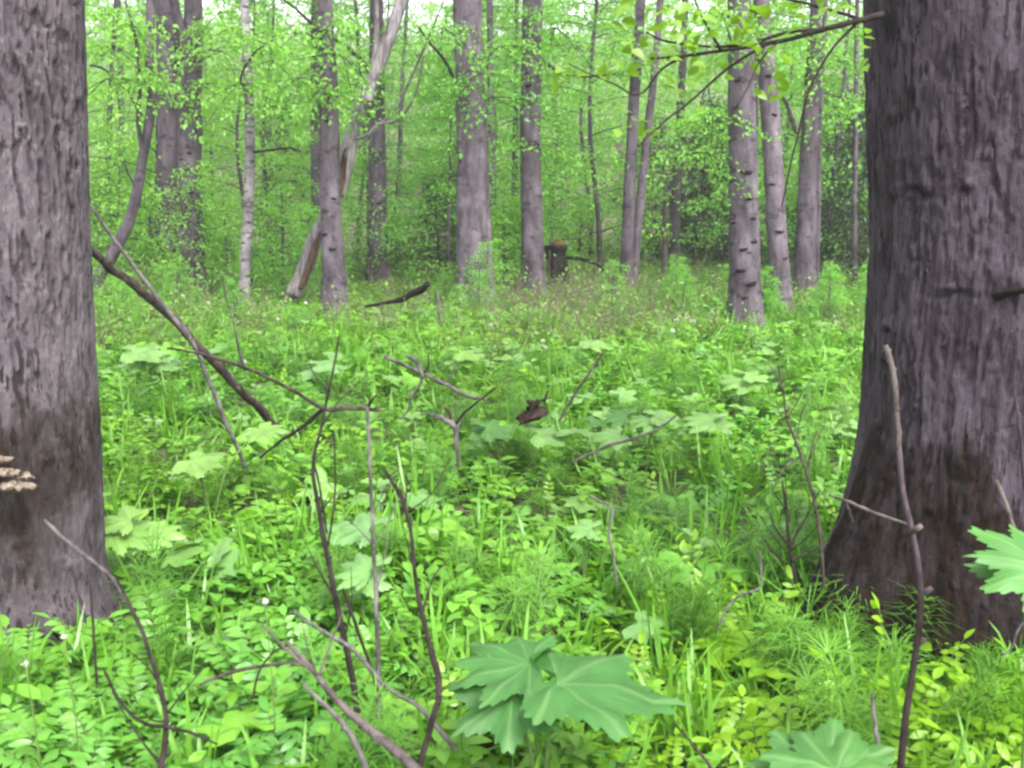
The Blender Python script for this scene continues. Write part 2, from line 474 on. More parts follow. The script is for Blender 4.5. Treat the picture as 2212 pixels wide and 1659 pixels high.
# ------------------------------------------------------------------ the two big trunks in front
def big_trunk(name, me_name, mat, Y, cu, prof, ztop, style, seed, extra=None):
    """prof: list of (z, radius, centre x) ; returns mesh in the thing's own frame (base at its Empty)"""
    nth, nz = 480, 480
    base_x = at(cu, 829, Y).x
    z = np.concatenate([np.linspace(-0.15, 4.0, nz - 40), np.linspace(4.05, ztop, 40)])
    pz = np.array([p[0] for p in prof])
    R = np.interp(z, pz, [p[1] for p in prof]); CX = np.interp(z, pz, [p[2] for p in prof])
    th = np.linspace(0, 2 * np.pi, nth, endpoint=False)
    TH, Z = np.meshgrid(th, z)
    RR = np.repeat(R[:, None], nth, 1)
    cx, sx = np.cos(TH), np.sin(TH)
    s = 0.40                                  # mean radius for arc lengths
    RR = RR * (1 + 0.035 * fbm(cx * 1.2, sx * 1.2, Z * 0.8, seed, 3))
    scar = np.zeros_like(Z); moss = np.zeros_like(Z)
    wx = 0.35 * vnoise(cx * s / .11, sx * s / .11, Z / .16, seed + 5)
    if style == 'plates':
        n = vnoise(cx * s / .030 + wx, sx * s / .030, Z / .105 + wx, seed + 1) + 0.45 * vnoise(cx * s / .013, sx * s / .013, Z / .03, seed + 2)
        m = smooth(-.35, .3, fbm(cx * 2.2, sx * 2.2, Z * 2.4, seed + 3, 3) + 0.45 * (Z - 1.25))
        crack = (1 - smooth(0.0, 0.26, np.abs(n))) * m
        crack *= smooth(-.25, .35, vnoise(cx * s / .05, sx * s / .05, Z / .07, seed + 4))
        depth = 0.015
        fl = smooth(.18, .42, vnoise(cx * s / .014 + wx, sx * s / .014, Z / .05 + wx, seed + 9) + .25 * vnoise(cx * s / .006, sx * s / .006, Z / .012, seed + 10)) * smooth(-.5, .25, fbm(cx * 2.5, sx * 2.5, Z * 2, seed + 11, 3) + .5 * (Z - 1.2))
        crack = .8 * np.maximum(crack, fl)
        fine = 0.0035 * fbm(cx * s / .02, sx * s / .02, Z / .03, seed + 6, 3)
    else:
        n = vnoise(cx * s / .036 + 1.5 * wx, sx * s / .036 + wx, Z / .30, seed + 1) + 0.45 * vnoise(cx * s / .016, sx * s / .016, Z / .07, seed + 2)
        crack = (1 - smooth(0.0, 0.30, np.abs(n)))
        crack *= smooth(-.5, .3, vnoise(cx * s / .07, sx * s / .07, Z / .12, seed + 4))
        fl = smooth(.30, .52, vnoise(cx * s / .016 + wx, sx * s / .016, Z / .06 + wx, seed + 9) + .25 * vnoise(cx * s / .006, sx * s / .006, Z / .012, seed + 10))
        crack = np.maximum(.75 * crack, .6 * fl)
        depth = 0.012
        fine = 0.007 * fbm(cx * s / .05, sx * s / .05, Z / .12, seed + 6, 2) + 0.006 * fbm(cx * s / .014, sx * s / .014, Z / .022, seed + 7, 3)
    dR = -depth * crack + fine
    scar = 0.72 * crack
    if extra:
        dR2, scar2, moss2 = extra(TH, Z, cx, sx)
        dR = dR + dR2; scar = np.maximum(scar, scar2); moss = np.maximum(moss, moss2)
        dR = dR + moss * 0.010 * (fbm(cx * s / .015, sx * s / .015, Z / .03, seed + 8, 3) + .4)
    RR = RR + dR
    V = np.stack([CX[:, None] + RR * cx, RR * sx, Z], -1)
    mb = MB()
    i = np.arange(nz - 1)[:, None] * nth; j = np.arange(nth)[None, :]; j2 = (j + 1) % nth
    mb.addn(V, np.stack([i + j, i + j2, i + nth + j2, i + nth + j], -1).reshape(-1, 4))
    me = mb.mesh(me_name, [mat])
    for nm, arr in (("scar", scar), ("moss", moss)):
        a = me.attributes.new(nm, 'FLOAT', 'POINT')
        a.data.foreach_set("value", arr.astype(np.float32).ravel())
    return me, base_x

def dent(TH, Z, th0, z0, wt, wz):
    d = (TH - th0 + np.pi) % (2 * np.pi) - np.pi
    return np.exp(-(d / wt) ** 2 - ((Z - z0) / wz) ** 2)

Y1, Y2 = 3.55, 3.60
px = Y1 / F_PX

def extra_left(TH, Z, cx, sx):
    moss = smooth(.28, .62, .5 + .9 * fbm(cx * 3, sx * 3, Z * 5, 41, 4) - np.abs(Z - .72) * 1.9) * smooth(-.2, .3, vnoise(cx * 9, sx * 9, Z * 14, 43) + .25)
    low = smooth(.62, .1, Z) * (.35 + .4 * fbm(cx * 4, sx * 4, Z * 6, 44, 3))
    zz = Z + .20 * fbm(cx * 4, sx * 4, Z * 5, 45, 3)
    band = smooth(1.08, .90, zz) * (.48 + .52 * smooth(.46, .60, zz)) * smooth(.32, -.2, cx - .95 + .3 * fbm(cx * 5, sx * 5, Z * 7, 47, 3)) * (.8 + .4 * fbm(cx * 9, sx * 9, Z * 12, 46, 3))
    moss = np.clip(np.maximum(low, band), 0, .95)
    sc = 0.8 * dent(TH, Z, -1.05, 1.62, .10, .035) + .6 * dent(TH, Z, -1.3, 2.0, .14, .02)
    sc += .9 * dent(TH, Z, -1.40, .48, .30, .09)
    flare = 0.10 * smooth(.35, -.1, Z)
    return flare - .02 * sc, np.clip(sc, 0, .8), moss

def extra_right(TH, Z, cx, sx):
    # buttress root swelling towards the left of the photograph
    lob = np.exp(-(((TH - np.pi * 1.06 + np.pi) % (2 * np.pi) - np.pi) / .62) ** 2)
    lob2 = np.exp(-(((TH - np.pi * 1.62 + np.pi) % (2 * np.pi) - np.pi) / .40) ** 2)
    s = smooth(.86, .08, Z)
    d = 0.175 * s * lob + .13 * smooth(.6, 0, Z) * lob2 + .05 * smooth(.5, 0, Z)
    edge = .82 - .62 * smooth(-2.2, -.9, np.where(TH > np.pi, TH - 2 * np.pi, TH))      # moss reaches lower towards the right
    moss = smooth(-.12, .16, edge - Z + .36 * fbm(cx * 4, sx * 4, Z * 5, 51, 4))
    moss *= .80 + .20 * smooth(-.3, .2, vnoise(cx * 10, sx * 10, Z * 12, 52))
    sc = np.zeros_like(Z)
    for th0, z0, wt, wz, a in SCARS_R:
        q = a * dent(TH, Z + .02 * vnoise(TH * 14, Z * 0, 0, 60), th0, z0, wt, wz)
        sc = sc + q
    d = d - .016 * np.clip(sc, 0, 1) + .009 * sum(a * dent(TH, Z, t, z0 + wz * 1.7, wt * 1.1, wz * .9) for t, z0, wt, wz, a in SCARS_R)
    return d, np.clip(sc, 0, .95), np.clip(moss, 0, 1)

def th_z(u, v, cu, Y, R):
    """angle and height on a trunk's face for a photograph position"""
    p = at(u, v, Y - .75 * R); c = at(cu, 829, Y).x
    xx = max(-.97, min(.97, (p.x - c) / R))
    return -math.acos(xx), p.z

CU1, CU2, R2 = -40, 2140, 0.435
SCARS_R = []
for u, v, wt, wz, a in ((2020, 408, .13, .012, 1.0), (1975, 430, .05, .02, .8), (2085, 412, .05, .016, .8), (1910, 728, .05, .012, 1.0), (1908, 806, .05, .014, .8),
                        (2150, 640, .09, .045, 1.0), (2060, 630, .16, .010, .7), (1905, 35, .10, .05, .9), (1965, 250, .06, .02, .5), (1830, 1000, .05, .02, .4), (2000, 905, .10, .02, .4)):
    t, z = th_z(u, v, CU2, Y2, R2)
    SCARS_R.append((t, z, wt, wz, a))

t1 = thing("old_tree", "thick grey trunk with flaky bark and pale fungus, cut off by the left edge", "tree", (at(CU1, 829, Y1).x, Y1, float(gz(-1.9, Y1))))
me, _ = big_trunk("trunk", "left_trunk", M['bark_left'], Y1, CU1, [(-.2, .40, 0), (.3, .37, 0), (1.0, .382, 0), (1.5, .39, 0), (2.4, .40, .02), (8, .30, .05), (14, .16, .1)], 14, 'plates', 21, extra_left)
obj("trunk", me, t1)
t2 = thing("old_tree", "massive dark furrowed trunk with mossy spreading base at the right edge", "tree", (at(CU2, 829, Y2).x, Y2, float(gz(1.7, Y2))))
me, _ = big_trunk("trunk", "right_trunk", M['bark_right'], Y2, CU2, [(-.2, .44, 0), (1.0, .435, 0), (1.5, .435, 0), (2.4, .46, -.045), (8, .36, -.15), (15, .18, -.2)], 15, 'furrows', 33, extra_right)
obj("trunk", me, t2)

# bracket fungus on the left trunk: stacked ragged shelves
def fungus():
    mb = MB()
    for k, (dx, dz, r, h) in enumerate(((.01, -.01, .085, .012), (-.04, .035, .065, .010), (-.06, .075, .05, .008), (.05, .022, .035, .007))):
        n, m = 40, 5
        th = np.linspace(-math.pi, 0, n)
        V, Fq = [], []
        for q in range(m):
            f = (q + .3) / (m - 1 + .3)
            rr = r * f * (1 + (.30 * vnoise(th * 3, k, 0.3, 4) + .14 * vnoise(th * 11, k, .7, 5)) * f)
            V.append(np.stack([dx + rr * np.cos(th) * 1.1, .03 + rr * np.sin(th) * .8, dz + h * (1 - f) + .010 * vnoise(th * 5, f * 4, k, 6) + 0 * th], -1))
        V.append(np.stack([dx + r * .9 * np.cos(th), .03 + r * .6 * np.sin(th), dz - h * .9 + .006 * vnoise(th * 9, k, .2, 7)], -1))
        V.append(np.stack([dx + r * .3 * np.cos(th), .05 + r * .1 * np.sin(th), dz - h * 2.2 + 0 * th], -1))
        V = np.concatenate(V)
        for a in range(m + 1):
            for b in range(n - 1):
                Fq.append((a * n + b, a * n + b + 1, (a + 1) * n + b + 1, (a + 1) * n + b))
        mb.add(V, Fq)
    return mb.mesh("bracket_fungus", [M['fungus']])
o = obj("bracket_fungus", fungus(), t1)
p = at(25, 1045, Y1 - .385)
o.location = p - t1.location
o.scale = (.72, .72, 1.0)

# broken branch stub on the right trunk
mb = MB()
pp = [at(2150, 640, Y2 - .36), at(2175, 634, Y2 - .46), at(2240, 622, Y2 - .60)]
tube(mb, catmull([list(q - t2.location) for q in pp], 10), np.linspace(.016, .006, 10), 9, 0, .25, 4, lscale=30)
obj("branch_stub", mb.mesh("branch_stub", [M['stick_dark']]), t2)

# ------------------------------------------------------------------ leafy branch hanging from the right trunk
def hang_branch():
    Yb = 3.15
    L = t2.location
    def path(pts, y0, y1, n):
        q = [list(at(u, v, y0 + (y1 - y0) * k / (len(pts) - 1)) - L) for k, (u, v) in enumerate(pts)]
        return catmull(q, n)
    mb = MB()
    arms = [([(1905, 30), (1860, 42), (1760, 70), (1640, 98), (1540, 112), (1470, 122), (1405, 126)], 3.25, 2.95, .010, .003),
            ([(1800, 60), (1700, 70), (1620, 92), (1540, 100), (1440, 90), (1395, 70)], 3.2, 3.1, .006, .0025),
            ([(1660, 92), (1570, 150), (1500, 215), (1440, 260), (1390, 300)], 3.1, 2.95, .005, .002),
            ([(1480, 120), (1430, 150), (1380, 205), (1320, 180), (1230, 140)], 3.0, 3.0, .0045, .0015),
            ([(1850, 50), (1790, 115), (1750, 190), (1725, 290), (1700, 400), (1690, 445)], 3.2, 3.05, .005, .002),
            ([(1560, 110), (1530, 60), (1510, 20), (1490, -30)], 3.05, 3.0, .004, .002),
            ([(1690, 84), (1640, 130), (1610, 200), (1570, 260)], 3.1, 2.9, .003, .0015),
            ([(1870, 46), (1790, 20), (1700, -5), (1600, -30)], 3.2, 3.15, .006, .003)]
    tw = []
    for k, (pts, a, b, r0, r1) in enumerate(arms):
        P = path(pts, a, b, 26)
        P = P + 0.006 * np.stack([fbm(P[:, 0] * 9, P[:, 2] * 9, k, 3), fbm(P[:, 0] * 9, P[:, 2] * 9, k + 9, 4), fbm(P[:, 0] * 9, P[:, 2] * 9, k + 20, 5)], -1)
        tube(mb, P, np.linspace(r0, r1, 26), 7, 0, .15, k, lscale=25)
        tw.append(P)
    br = obj("branch", mb.mesh("hanging_branch", [M['stick_dark']]), t2)
    protos = []
    for k in range(3):
        lb = MB()
        leaves(lb, [[0, 0, 0]], [[1, 0, 0]], [[0, 0, 1]], [.062], [.034 + .005 * k], 0, 1, .12 + .1 * k, .10 + .06 * k)
        protos.append(lb.mesh("branch_leaf", [M['branch_leaf']]))
    r = random.Random(5)
    clusters = [(1440, 85, 14, 90, 45), (1560, 40, 12, 90, 40), (1500, 140, 9, 70, 40), (1380, 270, 7, 40, 30), (1640, 20, 9, 80, 25), (1750, 15, 8, 60, 20), (1610, 110, 6, 60, 30),
                (1665, 175, 6, 30, 35), (1430, 30, 10, 70, 30), (1230, 160, 5, 40, 22), (1320, 140, 5, 40, 30), (1870, 100, 4, 10, 40), (1360, 75, 6, 40, 30), (1480, 200, 5, 40, 30)]
    for cu, cv, n, su, sv in clusters:
        for _ in range(int(n * 1.7)):
            u, v = cu + r.gauss(0, su * .6), cv + r.gauss(0, sv * .6)
            o = obj("leaf", r.choice(protos), br)
            o.location = at(u, v, 3.02 + r.uniform(-.12, .15)) - L
            s = r.uniform(.55, .9)
            o.scale = (s, s, s)
            o.rotation_euler = (r.uniform(-.9, .9), r.uniform(-.5, .9), r.uniform(0, 6.28))
hang_branch()

# ------------------------------------------------------------------ tall trees in the middle distance
def px2m(w, Y):
    return w * Y / F_PX

def trunk_path(pts, Y, base, top_h, n, widths):
    """pts (u, v) from bottom to top at distance Y -> polyline in the base's frame, carried on to top_h"""
    P = [list(at(u, v, Y) - base) for u, v in pts]
    d = np.array(P[0]); P.insert(0, [P[0][0] * 1.0, P[0][1], -0.3])
    W = [widths[0] * 1.12] + list(widths)
    if top_h:
        a, b = np.array(P[-2]), np.array(P[-1])
        t = (b - a) / np.linalg.norm(b - a)
        t = t * .5 + np.array([0, 0, .5]); t /= np.linalg.norm(t)
        k = (top_h - b[2]) / max(t[2], .3)
        P.append(list(b + t * k * .5)); W.append(W[-1] * .75)
        P.append(list(b + t * k)); W.append(W[-1] * .35)
    P = np.array(P); W = np.array(W)
    full = catmull(np.column_stack([P, W]), n)
    return full[:, :3], np.maximum(full[:, 3], .004) * .5

def canopy_mesh(seed, H=7.0, R=3.0, nb=26, per=42, leaf=.15, mat='crown', name='crown'):
    rng = np.random.default_rng(seed)
    mb, tb = MB(), MB()
    for b in range(nb):
        h = H * rng.uniform(0, .98); az = b * 2.4 + rng.uniform(-.4, .4)
        ln = R * (1 - .65 * (h / H) ** 1.5) * rng.uniform(.6, 1.1)
        d = np.array([math.cos(az), math.sin(az), 0])
        t = np.linspace(0, 1, 7)[:, None]
        P = np.array([0, 0, h]) + d * ln * t + np.array([0, 0, 1]) * (ln * (.30 * t - .35 * t * t) + .15 * rng.normal(size=(7, 1)) * t * .3)
        tube(tb, P, np.linspace(.03, .006, 7), 4, 0, cap=False)
        tt = rng.uniform(.2, 1.05, per)
        c = np.stack([np.interp(tt, t[:, 0], P[:, k]) for k in range(3)], -1)
        side = np.array([-d[1], d[0], 0])
        c = c + side * (rng.normal(size=(per, 1)) * .16 * ln) + np.array([0, 0, 1]) * rng.normal(size=(per, 1)) * .09 * ln - np.array([0, 0, .05])
        dv = d + rng.normal(size=(per, 3)) * .8
        nv = np.array([0, 0, 1]) + rng.normal(size=(per, 3)) * .55
        L = leaf * rng.uniform(.65, 1.25, per)
        leaves(mb, c, dv, nv, L, L * .62, 0, 0, .2, .2)
    return mb.mesh(name, [M[mat]], False), tb

CANOPY = [canopy_mesh(100 + k)[0] for k in range(3)]

def tall_tree(label, pts, widths, mat, Y=None, top=11.0, name="tall_tree", lift=.3, group=None, canopy=True, sides=22, lump=.06, crown_z=6.6):
    if Y is None:
        Y = hit(pts[0][0], pts[0][1], lift).y
    b = at(pts[0][0], pts[0][1], Y)
    base = Vector((b.x, Y, float(gz(b.x, Y))))
    t = thing(name, label, "tree", base, 0, group)
    P, R = trunk_path(pts, Y, base, top, 70, [px2m(w, Y) for w in widths])
    R = R * (1 + .45 * np.exp(-np.clip(P[:, 2], 0, 9) / .22))
    mb = MB()
    q = np.linspace(0, len(P) - 1, 170); ii = np.arange(len(P))
    P2 = np.stack([np.interp(q, ii, P[:, k]) for k in range(3)], -1); R2_ = np.interp(q, ii, R)
    tube(mb, P2, R2_, sides + 6, 0, lump, len(label), lscale=5.5)
    obj("trunk", mb.mesh("trunk", [M[mat]]), t)
    if canopy:
        c = obj("crown", CANOPY[len(label) % 3], t)
        k = np.argmin(np.abs(P[:, 2] - crown_z))
        c.location = tuple(P[k]); c.rotation_euler = (0, 0, len(label) * 1.3)
        s = .85 + .03 * (len(label) % 7)
        c.scale = (s, s, (top - crown_z + 1.2) / 7.0)
    return t, Y, base

TREES = {}
def T(key, *a, **k):
    TREES[key] = tall_tree(*a, **k)

T('A1', "pale smooth trunk standing tight against a forked trunk, near the crooked slim tree", [(378, 600), (377, 400), (372, 200), (360, 0)], [80, 68, 60, 46], 'bark_grey', Y=16.6)
T('A2', "grey trunk that forks near the top, joined at its foot to a pale trunk", [(412, 590), (410, 400), (412, 200), (418, 0)], [64, 52, 46, 36], 'bark_grey', Y=16.3)
T('B', "slim dark crooked tree bending to the left near its foot", [(212, 610), (240, 555), (285, 460), (312, 320), (328, 220), (322, 120), (325, 0)], [26, 25, 23, 20, 19, 19, 18], 'bark_dark', Y=14.5, top=9)
T('C', "slender white birch with black cross marks on its bark", [(528, 620), (535, 480), (540, 330), (537, 200), (531, 80), (528, 0)], [23, 22, 21, 20, 19, 18], 'bark_birch', Y=14.2, top=9, name="birch_tree", lump=.03)
T('D', "grey trunk with a bleached dead trunk leaning behind it", [(722, 622), (716, 500), (712, 350), (710, 180), (702, 0)], [54, 46, 42, 38, 32], 'bark_grey', Y=13.6)
T('E', "dark grey trunk crossed by the leaning dead trunk", [(818, 565), (816, 420), (814, 280), (814, 120), (813, 0)], [44, 38, 36, 32, 28], 'bark_dark', Y=17.8)
T('F', "stout pale ridged trunk in the middle with bark ragged at the top", [(1026, 622), (1024, 480), (1020, 300), (1013, 130), (1010, 0)], [80, 72, 67, 60, 58], 'bark_pale', Y=14.2, lump=.06)
T('G', "straight grey trunk just left of the mossy stump", [(1151, 600), (1148, 450), (1146, 300), (1148, 130), (1150, 0)], [52, 46, 44, 43, 42], 'bark_grey', Y=15.2)
T('H', "thin straight trunk sharing its foot with a thinner leaning one", [(1353, 590), (1358, 450), (1366, 280), (1376, 120), (1384, 0)], [27, 25, 24, 22, 20], 'bark_grey', Y=16.8, top=9.5)
T('H2', "thinner stem leaning to the right out of the foot of a thin trunk", [(1368, 590), (1384, 430), (1398, 290), (1412, 170), (1422, 60)], [20, 18, 17, 16, 14], 'bark_pale', Y=17.1, top=8, canopy=False)
T('I', "thin dark trunk between the forked pair and the spotted trunk", [(1456, 565), (1461, 430), (1468, 280), (1474, 150), (1480, 0)], [22, 20, 18, 16, 14], 'bark_dark', Y=19.5, top=9)
T('J', "straight grey trunk spotted with dark branch scars and rusty at its foot", [(1609, 672), (1607, 500), (1605, 330), (1601, 160), (1597, 0)], [70, 64, 60, 54, 48], 'bark_grey', Y=11.8, lump=.03)
T('K', "brownish trunk leaning left beside the scarred trunk", [(1686, 645), (1678, 500), (1668, 320), (1656, 150), (1645, 0)], [44, 42, 40, 38, 34], 'bark_pale', Y=13.4)
T('L', "dark trunk with a second thin dark stem against its side", [(1738, 600), (1742, 450), (1748, 300), (1757, 130), (1764, 0)], [46, 40, 36, 28, 24], 'bark_dark', Y=15.5)
T('L2', "thin blackish stem standing close against a dark trunk", [(1762, 600), (1766, 450), (1768, 300), (1776, 130), (1784, 0)], [15, 14, 13, 12, 10], 'bark_dark', Y=15.9, top=8, canopy=False, sides=12)
T('M', "thin stem beside the massive furrowed trunk's left edge", [(1846, 610), (1846, 450), (1848, 300), (1850, 100), (1853, -20)], [11, 10, 10, 9, 8], 'bark_dark', Y=16.5, top=7, canopy=False, sides=10)
T('O', "pale pinkish thin trunk just behind the stout middle trunk", [(1066, 570), (1064, 400), (1061, 200), (1058, 0)], [18, 16, 15, 13], 'bark_pale', Y=18.5, top=9, canopy=False)
T('P', "grey trunk half hidden behind the trunk with the leaning dead wood", [(690, 560), (686, 400), (684, 200), (684, 0)], [30, 28, 26, 22], 'bark_grey', Y=19.5, top=10)
T('Q', "faint far slim trunk behind the crooked dark tree", [(262, 500), (264, 350), (262, 200), (255, 0)], [14, 13, 12, 11], 'bark_dark', Y=24, top=9, canopy=False, sides=10)
T('R', "short broken pale stem between two thin dark trunks", [(1436, 570), (1437, 480), (1438, 400)], [12, 11, 8], 'stick_pink', Y=19.0, top=0, canopy=False, sides=9)
T('S', "blackish slender stem behind the straight grey trunk by the stump", [(1112, 575), (1112, 430), (1114, 260), (1116, 60)], [18, 15, 12, 9], 'bark_dark', Y=20.0, top=8, canopy=False, sides=10)
T('U', "thin sapling trunk in the thicket right of the dark grey trunk", [(858, 570), (862, 400), (868, 200), (880, 0)], [12, 11, 9, 7], 'bark_pale', Y=20.5, top=8, canopy=False, sides=10)
T('V', "slender dark tree seen just inside the flaky trunk's edge", [(235, 560), (232, 380), (240, 180), (250, 0)], [13, 12, 10, 9], 'bark_dark', Y=21.0, top=8, canopy=False, sides=10)

def limb(key, name, pts, widths, mat, dy=0.0, sides=9, label=None):
    t, Y, base = TREES[key]
    P = [list(at(u, v, Y - dy * k / max(1, len(pts) - 1)) - base) for k, (u, v) in enumerate(pts)]
    W = [px2m(w, Y) * .5 for w in widths]
    full = catmull(np.column_stack([np.array(P), np.array(W)]), 26)
    mb = MB(); tube(mb, full[:, :3], full[:, 3], sides, 0, .08, len(pts), lscale=8)
    o = obj(name, mb.mesh(name, [M[mat]]), t)
    if label: o['label'] = label
    return o

limb('A2', "limb", [(410, 150), (398, 90), (385, 40), (370, -20)], [26, 22, 18, 16], 'bark_dark', .3)
limb('A2', "dead_twig", [(405, 270), (400, 255), (407, 235), (400, 205)], [6, 5, 4, 2], 'stick_grey', .3)
limb('L', "limb", [(1722, 285), (1712, 260), (1700, 225), (1688, 205)], [13, 11, 9, 6], 'stick_grey', .5, label="bleached broken limb")
limb('C', "branch", [(540, 330), (580, 325), (625, 320), (650, 330)], [6, 5, 4, 2], 'stick_dark', .4)
limb('C', "branch", [(536, 200), (520, 170), (545, 120), (575, 95)], [6, 5, 4, 2], 'stick_dark', .4)
limb('D', "branch", [(712, 110), (680, 60), (640, 20), (600, -10)], [8, 7, 5, 4], 'stick_dark', .4)
limb('F', "branch", [(990, 190), (960, 130), (930, 95), (905, 60)], [9, 7, 5, 4], 'stick_dark', .5)
limb('F', "dead_twig", [(1010, 370), (995, 350), (985, 320), (970, 300)], [5, 4, 3, 2], 'stick_dark', .5)
limb('G', "branch", [(1165, 130), (1200, 150), (1250, 165), (1330, 160)], [8, 6, 5, 3], 'stick_dark', .5)
limb('E', "branch", [(805, 175), (790, 140), (755, 105), (715, 80)], [12, 10, 7, 5], 'stick_dark', .4)
limb('B', "branch", [(308, 330), (298, 260), (302, 180), (292, 80), (270, 0)], [11, 9, 8, 6, 5], 'bark_dark', .6)
limb('B', "branch", [(306, 250), (270, 190), (225, 150), (195, 140)], [8, 6, 5, 4], 'bark_dark', .5)
limb('B', "branch", [(300, 420), (285, 390), (275, 370), (268, 345)], [7, 5, 4, 2], 'bark_dark', .3)

# dark branch scars on the spotted trunk
scar_mb = MB()
n = 12
th = np.linspace(0, 2 * np.pi, n, endpoint=False)
scar_v = np.concatenate([np.stack([.055 * np.cos(th), 0.012 + 0 * th, .022 * np.sin(th) + .012 * np.cos(th) ** 2], -1),
                         np.stack([.030 * np.cos(th), -.018 + 0 * th, .010 * np.sin(th) + .008], -1), [[0, -.004, .006]]])
scar_mb.add(scar_v, [(i, (i + 1) % n, n + (i + 1) % n, n + i) for i in range(n)] + [(n + i, n + (i + 1) % n, 2 * n) for i in range(n)])
scar_me = scar_mb.mesh("branch_scar", [M['rot']])
def scars(key, spots):
    t, Y, base = TREES[key]
    tr = [c for c in t.children if c.name.startswith("trunk")][0]
    vs = np.array([v.co for v in tr.data.vertices])
    for u, v, s in spots:
        d = ray(u, v); best = None
        q = at(u, v, Y) - base
        dd = np.hypot(vs[:, 0] - q.x, vs[:, 2] - q.z) + 10 * (vs[:, 1] > 0)
        k = int(np.argmin(dd))
        o = obj("branch_scar", scar_me, t)
        nx = vs[k, 0] - float(np.mean(vs[np.abs(vs[:, 2] - vs[k, 2]) < .12, 0]))
        o.location = (vs[k, 0], vs[k, 1] - .004, vs[k, 2])
        o.rotation_euler = (0, random.uniform(-.25, .25), math.atan2(nx, .25) if abs(nx) < .2 else 0)
        o.scale = (s, s, s)
scars('J', [(1592, 180, .9), (1585, 235, .8), (1606, 375, 1.4), (1610, 428, 1.0), (1620, 470, .8), (1618, 520, 1.0), (1602, 540, 1.0), (1596, 583, 1.2), (1614, 615, 1.4), (1598, 640, .8), (1612, 700, .6), (1580, 480, .7)])
scars('A2', [(412, 365, 1.1), (400, 345, .9), (420, 420, .9), (405, 490, .9), (416, 330, .9), (395, 425, .7)])
scars('K', [(1680, 500, 1.1), (1655, 165, 1.0), (1668, 250, .9), (1690, 560, .8), (1664, 400, .8)])
scars('D', [(705, 505, 1), (722, 540, 1), (712, 260, .9), (702, 70, 1.3), (725, 430, .8)])
scars('G', [(1140, 190, 1.0), (1150, 310, 1.1), (1145, 250, .9), (1155, 80, .8)])
scars('E', [(815, 350, 1.2), (820, 440, 1.0)])

# ------------------------------------------------------------------ the leaning dead trunk
def dead_snag():
    Y = 14.35
    b = at(640, 615, Y); base = Vector((b.x, Y, float(gz(b.x, Y))))
    t = thing("dead_trunk", "bleached dead trunk leaning right behind a grey trunk, broken low down", "dead tree", base)
    def part(name, pts, widths, mat, dy, n=40, sides=14, lump=.09, ragged=False):
        P = [list(at(u, v, Y - dy + .15 * math.sin(k)) - base) for k, (u, v) in enumerate(pts)]
        W = [px2m(w, Y) * .5 for w in widths]
        full = catmull(np.column_stack([np.array(P), np.array(W)]), n)
        mb = MB(); tube(mb, full[:, :3], np.maximum(full[:, 3], .003), sides, 0, lump, len(name), lscale=5)
        return obj(name, mb.mesh(name, [M[mat]]), t)
    part("lower_log", [(632, 640), (650, 600), (668, 555), (685, 500), (700, 455)], [30, 34, 35, 27, 6], 'dead', 0)
    part("rotten_heart", [(648, 625), (664, 585), (680, 540), (692, 500)], [10, 16, 16, 4], 'splinter', .14)
    part("upper_trunk", [(738, 425), (744, 370), (758, 300), (785, 230), (815, 150), (845, 70), (868, 0), (900, -90)], [10, 33, 33, 32, 29, 27, 25, 18], 'dead', -.1)
    part("splintered_end", [(737, 420), (739, 390), (742, 350), (748, 320)], [3, 14, 14, 6], 'splinter', .06)
    part("fork", [(795, 220), (805, 160), (812, 100), (814, 40), (812, -30)], [18, 16, 13, 10, 7], 'dead', .12, sides=9)
    for pts, w in (([(770, 300), (810, 280), (860, 225), (900, 140), (935, 60), (960, 0)], [7, 6, 6, 5, 4, 3]),
                   ([(775, 320), (815, 270), (855, 260), (895, 210), (915, 120)], [6, 7, 7, 5, 3]),
                   ([(780, 240), (800, 180), (830, 130), (838, 40), (840, -10)], [6, 6, 5, 4, 3]),
                   ([(745, 340), (770, 270), (765, 200), (775, 170), (760, 130)], [5, 5, 4, 3, 3])):
        part("branch", pts, w, 'stick_grey', .2, sides=7)
dead_snag()

# ------------------------------------------------------------------ stump, logs, roots
def stump():
    Y = 15.9
    b = at(1205, 590, Y); base = Vector((b.x, Y, float(gz(b.x, Y))))
    t = thing("tree_stump", "short blackened stump with a yellowish moss cap behind the straight grey trunk", "stump", base)
    zt = at(1205, 530, Y).z - base.z; r = px2m(40, Y) * .5
    mb = MB()
    z = np.linspace(-.1, zt, 16); P = np.stack([0.02 * np.sin(z * 6), 0 * z, z], -1)
    tube(mb, P, r * (1 + .35 * np.exp(-np.clip(z, 0, 9) / .12)), 20, 0, .26, 3, lscale=6)
    obj("trunk", mb.mesh("stump_wood", [M['rot']]), t)
    mb = MB()
    for k in range(5):
        rr = r * (1.12 - .2 * k)
        P = np.array([[0, 0, zt - .03 + .02 * k], [0, 0, zt + .02 + .02 * k]])
        tube(mb, P, [rr, rr * .9], 18, 0, .2, k + 3, lscale=9)
    obj("moss_cap", mb.mesh("moss_cap", [M['moss']]), t)
    mb = MB()
    tube(mb, catmull([[-r * .9, -.05, .1], [-r * 1.0, -.08, .35], [-r * .85, -.05, zt + .12]], 10), np.linspace(.035, .015, 10), 8, 0, .2, 5, lscale=12)
    obj("splinter", mb.mesh("stump_splinter", [M['stick_brown']]), t)
stump()

